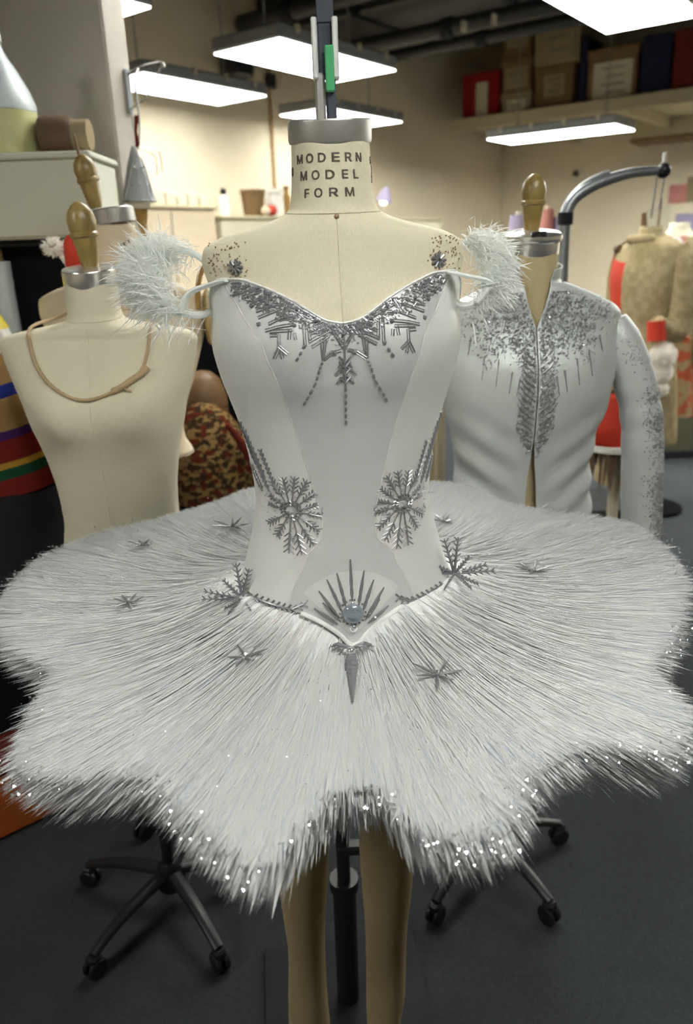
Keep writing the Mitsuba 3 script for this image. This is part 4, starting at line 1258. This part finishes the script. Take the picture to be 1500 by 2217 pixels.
# striped costume hanging at the left edge
cs = thing('striped_skirt', 'costume skirt with tan, blue, red, gold and green bands at the left edge', 'skirt')
so = np.array([-.90, 1.80, 0])
bands = [(1.425, 1.365, 'white_cloth'), (1.365, 1.285, 'stripe_tan'), (1.285, 1.252, 'stripe_blue'), (1.252, 1.180, 'stripe_tan'), (1.180, 1.160, 'stripe_purple'), (1.160, 1.110, 'stripe_red'), (1.110, 1.096, 'stripe_gold'), (1.096, 1.072, 'stripe_green'), (1.072, 1.030, 'stripe_red')]


def skr(z):
    return np.interp(z, [1.03, 1.25, 1.425], [.235, .175, .130])


aa = np.linspace(0, 2 * PI, 97)[:-1]
for z1, z0, m in bands:
    rows = []
    for z in (z0, (z0 + z1) / 2, z1):
        r = skr(z) * (1 + .035 * np.sin(11 * aa + z * 3))
        rows.append(np.stack([r * np.cos(aa), .62 * r * np.sin(aa), z + .20 * (r * np.cos(aa)) * np.clip((1.43 - z) * 6, 0, 1)], -1) + so)
    part('band', loft(rows, caps=False), m, cs, smooth=True, label={'stripe_blue': 'blue band', 'stripe_green': 'green band', 'stripe_gold': 'gold band', 'stripe_purple': 'purple band'}.get(m))
part('bodice', mv(lathe([(.130, 1.425), (.115, 1.455), (.118, 1.49), (.105, 1.515), (0, 1.52)], 40), so), 'yellow_satin', cs, label='yellow satin top')
part('petticoat', mv(lathe([(.20, .80), (.215, 1.0), (.205, 1.06)], 48), so), 'charcoal', cs)
part('hanger_rod', tube(spline([so + [0, 0, 1.50], so + [0, 0, 1.56], so + [0, .05, 1.60], so + [0, .30, 1.628]], 16), .006, 8), 'steel', cs)
ln = thing('linen_roll', 'upright roll of pale striped linen against the black cabinet at the left edge', 'fabric roll')
part('roll', tube([at(12, 655, 2.065) * [1, 1, 0] + [0, 0, .0], at(12, 655, 2.065) * [1, 1, 0] + [0, 0, 1.57]], .028, 16), 'jug_plastic', ln)
part('core', tube([at(12, 655, 2.065) * [1, 1, 0] + [0, 0, 1.57], at(12, 655, 2.065) * [1, 1, 0] + [0, 0, 1.60]], .012, 12), 'cardboard', ln)

# dark table between the forms with the things on it
tb = thing('work_table', 'dark cloth-covered table behind the forms on the left', 'table')
part('cover', bbox_((-.37, 2.36, .43), (.50, .38, .86), .012), 'black_cloth', tb, smooth=False)
bk = thing('garment_rack_cover', 'black garment cover hanging behind the dark table', 'garment cover')
rows = []
xx = np.linspace(-.66, -.04, 70)
for z in (.02, .5, .95, 1.30, 1.36):
    rows.append(np.stack([xx, 2.66 + .012 * np.sin(xx * 60) * np.clip(1.5 - z, .1, 1), np.full(70, z)], -1))
part('cloth', shell(loft(rows, caps=False, closed=False), .004), 'black_cloth', bk, smooth=True)
part('rail', tube([(-.70, 2.66, 1.365), (.02, 2.66, 1.365)], .012, 10), 'black_metal', bk)
for x in (-.69, .01):
    part('post', tube([(x, 2.66, 0), (x, 2.66, 1.365)], .012, 10), 'black_metal', bk)
bw = thing('wooden_bowl', 'round brown wooden hat block on the dark table between the forms', 'hat block')
bo = np.array([-.465, 2.535, .862])
part('stand', mv(lathe([(0, 0), (.055, 0), (.055, .012), (.018, .03), (.018, .165), (0, .165)], 24), bo), 'brown_wood', bw)
part('block', mv(lathe([(0, .16), (.070, .16), (.078, .18), (.080, .215), (.078, .219), (.078, .224), (.080, .228), (.076, .27), (.060, .315), (.030, .340), (0, .345)], 40), bo), 'brown_wood', bw)
dm = thing('brocade_cap', 'domed gold and black brocade costume piece with a red rim, left of the bodice', 'costume')
do = np.array([-.435, 2.31, .861])
prof = [(r * 1.18, z * 1.18) for r, z in ((.135, .0), (.132, .05), (.122, .11), (.100, .165), (.072, .205), (.035, .232), (0, .238))]
part('dome', mv(lathe([(0, 0)] + prof, 48), do), 'brocade', dm)
part('red_rim', tube(spline([do + np.array(p_) * 1.18 for p_ in ((.075, -.075, .195), (.105, -.070, .150), (.130, -.060, .10), (.147, -.045, .055), (.155, -.03, .02))], 18), np.linspace(.008, .024, 18), 10), 'dark_red', dm, label='dull red rolled rim')
part('block', mv(lathe([(0, -.001), (.10, -.001), (.12, .02), (.12, .10), (0, .12)], 30), do), 'brown_wood', dm)
# orange wooden case on the floor at the left edge
oc = thing('wooden_case', 'orange-brown wooden case standing on the floor at the left edge', 'case')
oR = rotz(math.atan2(1.95 - 1.78, -.83 + 1.03))
oc_c = np.array([-.93, 1.83, 0]) + oR @ np.array([-.03, .087, 0])
part('body', bbox_(oc_c + [0, 0, .105], (.36, .16, .20), .008, oR), 'orange_wood', oc, smooth=False)
part('lid', bbox_(oc_c + [0, 0, .22], (.37, .17, .03), .008, oR), 'dark_red', oc, smooth=False)
for s in (-1, 1):
    part('latch', bbox_(oc_c + oR @ np.array([s * .10, -.083, .20]), (.03, .008, .04), .002, oR), 'steel', oc, smooth=False)

# wire bracket on the pillar, with the hanging tulle
wb = thing('wall_bracket', 'grey wire arm bracket on the lit face of the pillar', 'bracket')
fp = lambda u, v, o=.004: at_n(u, v, BX, pb - o)
part('plate', bbox_((fp(277, 150) + fp(279, 245)) / 2, (.016, .008, float(fp(277, 150)[2] - fp(279, 245)[2])), .002, ROOM), 'steel', wb, smooth=False)
e0, e1 = fp(278, 160, .008), at_n(350, 135, BX, pb - .05)
part('arm', tube(spline([e0, (e0 + e1) / 2 + [0, 0, .006], e1, e1 + [.006, 0, -.012]], 14), .0045, 8), 'wire', wb)
part('brace', tube([at_n(350, 142, BX, pb - .05), at_n(318, 212, BX, pb - .03), fp(280, 238, .008)], .0022, 6), 'wire', wb)
hg = thing('grey_net_skirt', 'grey net cone with beads and trailing wires hanging beside the pillar', 'net')
top = at_n(298, 215, BX, pb - .045)
yv = top[1]
part('hook', tube(spline([at_n(299, 150, BX, pb - .03), at_n(293, 190, BX, pb - .05), at_n(300, 240, BX, pb - .05), at_n(300, 322, BX, pb - .05)], 20), .0035, 8), 'wire', hg)
part('tag', bbox_(at_n(290, 262, BX, pb - .045), (.014, .006, .045), .002, ROOM), 'white_cloth', hg, smooth=False)
part('ribbon', tube([at_n(296, 250, BX, pb - .055), at_n(294, 285, BX, pb - .055), at_n(298, 318, BX, pb - .055)], [.006, .004, .006], 6, flat=.4), 'dark_red', hg)
ap, bt = at_n(299, 318, BX, pb - .05), at_n(302, 436, BX, pb - .05)
hh = float(ap[2] - bt[2])
aa2 = np.linspace(0, 2 * PI, 61)[:-1]
rows = [np.stack([bt[0] + r * (1 + .10 * np.sin(8 * aa2)) * np.cos(aa2), bt[1] + .7 * r * np.sin(aa2), np.full(60, bt[2] + z)], -1) for r, z in ((.042, 0), (.034, hh * .3), (.022, hh * .62), (.010, hh * .9), (.005, hh))]
part('net', loft(rows, caps=False), 'grey_net', hg, smooth=True, label='grey net cone')
part('beading', beads(np.vstack([rows[0][::2], rows[1][::6], rows[2][::9]]), .0035), 'bead_dark', hg, smooth=False, kind='stuff')
for i, (u0, v0, u1, v1, u2, v2) in enumerate(((300, 318, 345, 330, 352, 372), (302, 322, 338, 345, 340, 380), (305, 340, 322, 390, 330, 430), (296, 330, 280, 385, 272, 430))):
    part('trailing_wire', tube(spline([at_n(u, v, BX, pb - .06 - .01 * i) for u, v in ((u0, v0), (u1, v1), (u2, v2))], 12), .0018, 6), 'wire', hg)
pw = thing('paper_cone', 'brown paper pattern wedge with a white top edge hanging below the grey net', 'paper pattern')
P = [at_n(u, v, BX, pb - .055) for u, v in ((286, 452), (320, 452), (317, 530))]
t_ = np.array([0.0, -.004, 0])
part('wedge', M([*P, *[x_ + t_ for x_ in P]], [[0, 1, 2], [3, 5, 4], [0, 3, 4], [0, 4, 1], [1, 4, 5], [1, 5, 2], [2, 5, 3], [2, 3, 0]]), 'pattern_brown', pw, smooth=False)
part('top_edge', bbox_((P[0] + P[1]) / 2 + [0, -.004, .012], (.062, .014, .026), .003), 'paper', pw, smooth=False)
part('string', tube([(P[0] + P[1]) / 2 + [0, 0, .02], bt + [0, 0, .02]], .0012, 5), 'wire', pw)

# far cupboards along the left wall and the clutter on them
cu = thing('low_cupboard', 'cream cupboard against the far wall between pillar and white feathers', 'cupboard')
part('body', room_box(3.7, 4.60, 4.72, 5.25, 0, 1.885, .006), 'muslin_pink', cu, smooth=False)
part('top', room_box(3.68, 4.62, 4.69, 5.26, 1.885, 1.91, .006), 'board_cream', cu, smooth=False)
part('door_gap', room_box(4.14, 4.148, 4.716, 4.724, .1, 1.86, .001), 'ink', cu, smooth=False)
cu2 = thing('low_cupboard', 'longer cream cupboard against the far wall behind the central form', 'cupboard')
part('body', room_box(4.66, 8.2, 4.72, 5.25, 0, 1.815, .006), 'muslin', cu2, smooth=False)
part('top', room_box(4.64, 8.22, 4.69, 5.26, 1.815, 1.84, .006), 'board_cream', cu2, smooth=False)
for i in range(5):
    p = at_n(332 + 24 * i, 436, BX, 4.85)
    a, b = ab(p)
    k = thing('paper_stack', 'white paper packet in the row on top of the cream cupboard beside the pillar', 'paper', 'paper packets on the cupboard')
    part('packet', room_box(a - .045, a + .045, b - .08, b + .12, 1.911, 1.911 + .075 + .02 * (i % 2), .006), 'paper', k, smooth=False)
    part('band', room_box(a - .047, a + .047, b - .082, b + .122, 1.935, 1.945, .002), 'cream_box', k, smooth=False)


def on_cup(u):
    a, b = ab(at_n(u, 468, BX, 4.86))
    return ROOM @ np.array([a, 4.86, 1.841])


o = on_cup(487)
sb2 = thing('spray_bottle', 'white spray bottle with a dark cap left of the central neck', 'bottle')
part('bottle', mv(lathe([(0, 0), (.040, 0), (.044, .01), (.044, .14), (.03, .165), (0, .168)], 28), o), 'white_cloth', sb2)
part('cap', mv(lathe([(0, .168), (.024, .168), (.026, .205), (.018, .215), (0, .215)], 20), o), 'charcoal', sb2)
o = on_cup(550)
bs = thing('wicker_basket', 'brown basket with odds and ends on the cupboard left of the neck', 'basket')
part('basket', mv(lathe([(0, 0), (.085, 0), (.105, .20), (.100, .205), (.08, .03), (0, .02)], 32), o), 'cardboard', bs)
part('rim', mv(lathe([(.098, .195), (.112, .195), (.112, .215), (.098, .215), (.098, .195)], 32), o), 'brown_wood', bs)
k = thing('yarn_ball', 'red ball of yarn in front of the brown basket', 'yarn')
part('ball', mv(trimesh.creation.icosphere(2, .045), on_cup(562) - BX * .14 + [0, 0, .045]), 'red_cloth', k)
part('strand', tube(np.array([on_cup(562) - BX * .14 + [.047 * math.cos(t_), .02 * math.sin(t_), .045 + .043 * math.sin(t_)] for t_ in q]), .004, 6, closed=True), 'dark_red', k)
k = thing('yarn_ball', 'pale pink ball of yarn in front of the brown basket', 'yarn')
part('ball', mv(trimesh.creation.icosphere(2, .04), on_cup(548) - BX * .15 + [0, 0, .04]), 'muslin_pink', k)
o = on_cup(596)
bg = thing('white_bag', 'white paper bag on the cupboard beside the central neck', 'bag')
part('bag', mv(loft([np.stack([w_ * np.cos(aa2) * (1 + .1 * np.cos(4 * aa2)), .7 * w_ * np.sin(aa2), np.full(60, z)], -1) for w_, z in ((.070, 0), (.078, .05), (.072, .16), (.076, .23), (.06, .232))]), o), 'white_cloth', bg)
part('fold', bbox_(o + [0, -.055, .20], (.11, .006, .02), .002), 'cream_box', bg, smooth=False)
k = thing('glue_pot', 'brown bottle half hidden behind the central neck', 'bottle')
o = on_cup(622)
part('pot', mv(lathe([(0, 0), (.035, 0), (.038, .01), (.038, .17), (.022, .20), (.022, .235), (0, .235)], 24), o), 'pattern_brown', k)
part('cap', mv(lathe([(0, .235), (.026, .235), (.026, .262), (0, .264)], 20), o), 'brown_wood', k)
o = on_cup(822)
dl = thing('desk_lamp', 'small grey desk lamp with a lit bulb right of the central neck', 'lamp')
part('base', mv(lathe([(0, 0), (.07, 0), (.07, .015), (.012, .025), (.010, .21), (0, .21)], 28), o), 'steel', dl)
part('shade', mv(lathe([(.088, .165), (.060, .235), (.030, .30), (.012, .31), (.010, .305), (.028, .292), (.056, .232), (.083, .165)], 36), o, rotv([0, 1, 0], .25)), 'lilac', dl, label='grey-lilac shade')
part('bulb', mv(trimesh.creation.icosphere(2, .036), o + [.045, 0, .165]), 'white_cloth', dl, label='glowing bulb', emitter={'type': 'area', 'radiance': {'type': 'rgb', 'value': [9, 8, 6]}})

# ---------------------------------------------------------------- right: swing arm, knob, wall papers
sa = thing('swing_arm', 'curved grey swing arm of a pressing station above the silver jacket', 'arm')
pts = [at(u, v, 2.25) for u, v in ((1224, 470), (1236, 438), (1268, 410), (1318, 388), (1378, 373), (1436, 369))]
foot = at(1223, 600, 2.25)
part('post', tube([(foot[0], foot[1], 0), (foot[0], foot[1], .8), pts[0]], .0155, 14), 'steel', sa)
part('post_base', mv(lathe([(0, 0), (.17, 0), (.17, .02), (.03, .04), (0, .04)], 32), (foot[0], foot[1], 0)), 'black_cloth', sa)
part('boom', tube(spline(pts, 30), np.linspace(.0185, .0115, 30), 12), 'steel', sa)
part('boom_top', tube(spline([p + [0, 0, .017] for p in pts[1:4]], 16), .007, 8), 'fixture_grey', sa)
part('elbow', tube([pts[0] - [0, 0, .02], pts[0] + [0, 0, .012]], .021, 16), 'charcoal', sa)
hd = pts[-1]
part('joint', mv(trimesh.creation.icosphere(3, .020), hd), 'black_metal', sa)
part('peg', tube([hd, hd + [0, 0, .045]], .006, 10), 'white_cloth', sa)
for dx, l in ((-.016, .12), (.004, .10)):
    part('hanging_rod', tube([hd + [dx, 0, -.01], hd + [dx - .006, 0, -l]], .003, 8), 'wire', sa)
bp = thing('ball_stand', 'black ball on a thin stand behind the right shoulder of the tutu form', 'stand')
o = at(1065, 515, 2.0)
part('ball', mv(trimesh.creation.icosphere(3, .0155), o), 'black_metal', bp)
part('rod', tube([(o[0], o[1], .02), o], .006, 10), 'black_metal', bp)
part('foot', mv(lathe([(0, 0), (.11, 0), (.11, .012), (.02, .025), (0, .025)], 28), (o[0], o[1], 0)), 'black_metal', bp)
pd = thing('side_table', 'narrow pale table hidden behind the silver jacket', 'table')
part('top', bbox_((.52, 2.75, 1.575), (.40, .30, .025), .005), 'board_cream', pd, smooth=False)
for x in (.34, .70):
    for y in (2.63, 2.87):
        part('leg', bbox_((x, y, .781), (.03, .03, 1.562), .004), 'board_cream', pd, smooth=False)
for u, r, h_, m, lab in ((1120, .034, .07, 'lilac', 'lilac thread spool behind the silver cap, the left one'), (1182, .026, .085, 'pink_print', 'pink thread spool behind the wooden finial of the jacket form'), (1210, .024, .06, 'lilac', 'lilac thread spool next to the grey arm post')):
    o = at(u, 520, 2.72) * [1, 1, 0] + [0, 0, 1.588]
    k = thing('thread_spool', lab, 'spool')
    part('winding', mv(lathe([(0, .006), (r * .8, .006), (r, .012), (r * .8, h_), (0, h_)], 24), o), m, k)
    part('core', mv(lathe([(0, 0), (r, 0), (r, .006), (r * .3, .007), (r * .3, h_ + .012), (0, h_ + .012)], 20), o), 'paper', k)
for u, v, w_, h_, m, lab in ((1467, 420, .22, .22, 'pink_print', 'pink print pinned to the far wall near the swing arm'), (1499, 410, .14, .30, 'cardboard_pale', 'tan sheet pinned to the far wall at the right edge'), (1425, 470, .30, .26, 'paper', 'large white sheet pinned to the far wall below the swing arm'), (1488, 480, .30, .20, 'lilac', 'pale lilac sheet pinned to the far wall at the right edge')):
    p = at_n(u, v, AX, A1 - .004 - .004 * (m in ('pink_print', 'cardboard_pale')))
    k = thing('pinned_sheet', lab, 'sheet')
    part('sheet', bbox_(p, (.002, w_, h_), .0005, ROOM), m, k, smooth=False)
    part('pin', mv(trimesh.creation.icosphere(1, .008), p + ZX * (h_ / 2 - .02) - AX * .004), 'steel', k)
p = at_n(1246, 376, AX, A1 - .02)
solo('wall_dial', mv(lathe([(0, -.03), (.035, -.03), (.04, 0), (.03, .03), (0, .034)], 20), p, np.stack([BX, ZX, -AX], 1)), 'black_metal', 'small round dark dial on the far wall above the wooden finial', 'dial')
cp_ = thing('corner_conduit', 'thin conduit running down the far corner of the room', 'conduit')
p = at_n(1104, 420, BX, B1 - .03)
part('tube', tube([(p[0], p[1], .0), (p[0], p[1], 3.0)], .012, 8), 'pattern_brown', cp_)
part('strap', bbox_((p[0], p[1], 2.0), (.05, .03, .02), .004, ROOM), 'brown_wood', cp_, smooth=False)


# ---------------------------------------------------------------- right: costumes on forms
def costume_form(o, scale=1.0):
    return Torso([(1.68, .050, .050, .050), (1.60, .055, .055, .055), (1.575, .10, .075, .075), (1.55, .165, .080, .085), (1.50, .190, .095, .10), (1.40, .195, .115, .105), (1.28, .175, .11, .10), (1.18, .155, .10, .09), (1.05, .175, .11, .11), (.90, .20, .13, .13), (.62, .215, .16, .17)], expo=2.2)


co = np.array([1.475, 3.80, -.02])
ct = costume_form(co)
RZ = rotz(-1.15)
c1 = thing('tan_coat', 'tan brocade coat over a red waistcoat with white fur cuff, behind the jacket sleeve', 'coat')
th_open = lambda v: np.full_like(v, .62)
coat = ct.sheet(lambda v: np.full_like(v, -.12), lambda v: np.full_like(v, 2 * PI - 1.15), lambda th: np.full_like(th, .63), lambda th: 1.585 - .02 * np.cos(th), 90, 60, .012)
part('coat_body', shell(mv(coat, co, RZ), .004), 'tan_cloth', c1, smooth=True)
vest = ct.sheet(lambda v: np.full_like(v, -1.25), lambda v: np.full_like(v, .02), lambda th: np.full_like(th, 1.16), lambda th: 1.53 - .05 * np.cos(th), 40, 40, .006)
part('waistcoat', shell(mv(vest, co, RZ), .003), 'red_cloth', c1, smooth=True, label='bright red waistcoat')
part('collar', tube([co + RZ @ ct.pt(a, 1.585, .014) for a in np.linspace(-.8, .9, 20)] , .020, 10), 'tan_cloth', c1)
part('shoulder_trim', tube([co + RZ @ p_ for p_ in ct.pt(np.linspace(-1.9, -.7, 16), np.linspace(1.53, 1.545, 16), .012)], .016, 8), 'brown_leather', c1)
for s in (-1, 1):
    P = spline([co + RZ @ np.array([s * .150, .02, 1.53]), co + RZ @ np.array([s * .195, .03, 1.44]), co + RZ @ np.array([s * .205, .03, 1.28]), co + RZ @ np.array([s * .205, .02, 1.17])], 24)
    part('sleeve', tube(P, np.interp(np.linspace(0, 1, 24), [0, .3, 1], [.06, .068, .058]), 20), 'tan_cloth', c1)
cf0 = at(1420, 700, 3.56)
part('forearm', tube(spline([P[-1], (P[-1] + cf0) / 2 + [0, 0, -.01], cf0], 10), [.055, .052, .05, .05, .048, .046, .045, .044, .042, .04], 16), 'tan_cloth', c1)
part('red_cuff', tube([cf0 + [0, 0, .01], at(1421, 738, 3.55)], .042, 16), 'red_cloth', c1, label='red cuff band')
for u, v, r in ((1434, 770, .066), (1432, 806, .054), (1428, 842, .042)):
    c = at(u, v, 3.55)
    n = 900
    d = rng.normal(0, 1, (n, 3))
    d /= np.linalg.norm(d, axis=1, keepdims=True)
    part('fur_cuff', cat([mv(trimesh.creation.icosphere(2, r * .8), c), ribbons(c + d * r * .72, d, sides_of(d, rng.uniform(0, PI, n)), rng.uniform(.2, .36, n) * r, np.full(n, .006))]), 'white_fur', c1, smooth=False, kind='stuff', label='white fur cuff')
part('inner_skirt', mv(lathe([(0, .40), (.17, .40), (.15, .66), (.14, .9), (0, .9)], 32), co), 'tan_cloth', c1)
f1 = thing('dress_form', 'dark wooden form under the tan coat and red waistcoat at the far right', 'dress form')
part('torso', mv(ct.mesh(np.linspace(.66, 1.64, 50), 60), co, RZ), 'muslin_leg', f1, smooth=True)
part('neck_peg', tube([co + [-.035, 0, 1.62], co + [-.040, 0, 1.70]], [.016, .012], 12), 'brown_wood', f1)
part('rod', tube([co + [.03, 0, 1.62], co + [.035, 0, 1.76]], .005, 8), 'brown_wood', f1)
part('pole', tube([co + [0, 0, .66], co + [0, 0, .03]], .018, 12), 'black_metal', f1)
part('foot', mv(lathe([(0, .02), (.18, .02), (.18, .04), (.03, .06), (0, .06)], 32), co), 'black_cloth', f1)

c2o = np.array([1.86, 4.40, .0])
c2 = thing('tan_costume', 'second tan costume with pink and white jabot cut off by the right edge', 'costume')
coat = ct.sheet(lambda v: np.full_like(v, .28), lambda v: np.full_like(v, 2 * PI - .28), lambda th: np.full_like(th, .95), lambda th: 1.56 + 0 * th, 80, 50, .012)
RZ2 = rotz(-.55)
part('coat_body', shell(mv(coat, c2o, RZ2), .004), 'tan_cloth', c2, smooth=True)
inner = ct.sheet(lambda v: np.full_like(v, -.45), lambda v: np.full_like(v, .45), lambda th: np.full_like(th, 1.20), lambda th: 1.57 + 0 * th, 30, 40, .006)
part('shirt_front', shell(mv(inner, c2o, RZ2), .003), 'pink_print', c2, smooth=True, label='pink shirt front')
for z, r in ((1.54, .055), (1.49, .060), (1.44, .045)):
    c = c2o + RZ2 @ ct.pt(0.0, z, .03)
    part('jabot_frill', mv(loft([np.stack([r * k_ * np.cos(aa2) * (1 + .12 * np.sin(7 * aa2)), .4 * r * k_ * np.sin(aa2), np.full(60, zz_)], -1) for k_, zz_ in ((1, -.05), (.8, 0), (.35, .03))]), c, RZ2), 'white_cloth', c2, label='white frill')
rows = []
for z, r in ((.62, .26), (.80, .235), (.96, .205), (1.05, .19)):
    rows.append(np.stack([r * (1 + .05 * np.sin(12 * aa)) * np.cos(aa), r * (1 + .05 * np.sin(12 * aa)) * np.sin(aa), np.full(96, z)], -1) + c2o)
part('brocade_skirt', loft(rows), 'red_tan_cloth', c2, smooth=50, label='red and tan brocade lower part')
for s in (-1, 1):
    P = spline([c2o + RZ2 @ np.array([s * .16, 0, 1.52]), c2o + RZ2 @ np.array([s * .235, -.02, 1.42]), c2o + RZ2 @ np.array([s * .25, -.03, 1.26]), c2o + RZ2 @ np.array([s * .24, -.08, 1.05])], 24)
    sl2 = part('sleeve', tube(P, .062, 18), 'tan_cloth', c2)
    part('cuff', tube([P[-1], P[-1] + [0, -.01, -.06]], .066, 18), 'red_cloth', sl2, label='red cuff')
part('torso', mv(ct.mesh(np.linspace(.64, 1.64, 40), 50), c2o, RZ2), 'muslin', c2, smooth=True)
part('pole', tube([c2o + [0, 0, .66], c2o + [0, 0, .03]], .018, 12), 'black_metal', c2)
part('foot', mv(lathe([(0, .02), (.18, .02), (.18, .04), (.03, .06), (0, .06)], 32), c2o - [0, 0, .02]), 'black_cloth', c2)

# red drum costume between the jacket body and its sleeve
ro = np.array([.955, 2.62, 0])
rd = thing('red_tunic', 'red tunic with a cream hem and brown fringe seen between jacket and sleeve', 'tunic')
rows = [np.stack([r * np.cos(aa) * (1 + .03 * np.sin(9 * aa)), .8 * r * np.sin(aa), np.full(96, z)], -1) + ro for r, z in ((.135, .90), (.125, .97), (.112, 1.06), (.105, 1.08), (.100, 1.10), (.09, 1.12))]
part('tunic', loft(rows[0:4]), 'red_cloth', rd, smooth=True)
part('bodice', loft(rows[3:6]), 'stripe_tan', rd, smooth=True)
part('cream_hem', mv(lathe([(.128, .885), (.140, .885), (.140, .905), (.128, .905), (.128, .885)], 48), ro), 'white_cloth', rd, label='cream hem')
n = 260
pa_ = rng.uniform(0, 2 * PI, n)
p0 = ro + np.stack([.130 * np.cos(pa_), .11 * np.sin(pa_), np.full(n, .89)], -1)
d = np.stack([.12 * np.cos(pa_), .12 * np.sin(pa_), -np.ones(n)], -1)
d /= np.linalg.norm(d, axis=1, keepdims=True)
part('fringe', ribbons(p0, d, np.stack([-np.sin(pa_), np.cos(pa_), np.zeros(n)], -1), rng.uniform(.10, .16, n), np.full(n, .007)), 'brown_leather', rd, smooth=False, kind='stuff', label='brown fringe')
part('post', tube([ro + [.015, 0, .02], ro + [.015, 0, .90]], .019, 14), 'muslin', rd, label='cream post')
part('foot', mv(lathe([(0, 0), (.15, 0), (.15, .02), (.03, .03), (0, .03)], 32), ro), 'black_cloth', rd)
bl = thing('black_trunk', 'black trunk on the floor behind the silver jacket', 'trunk')
part('body', bbox_((.93, 2.95, .26), (.36, .30, .52), .015), 'black_metal', bl, smooth=False)
part('lid', bbox_((.93, 2.95, .545), (.37, .31, .05), .015), 'charcoal', bl, smooth=False)
gp = thing('low_plinth', 'low olive-grey plinth on the floor at the far right', 'plinth')
part('body', bbox_((2.75, 5.75, .17), (1.3, .5, .34), .02), 'olive_paint', gp, smooth=False)
part('kick', bbox_((2.75, 5.49, .03), (1.28, .03, .06), .005), 'charcoal', gp, smooth=False)
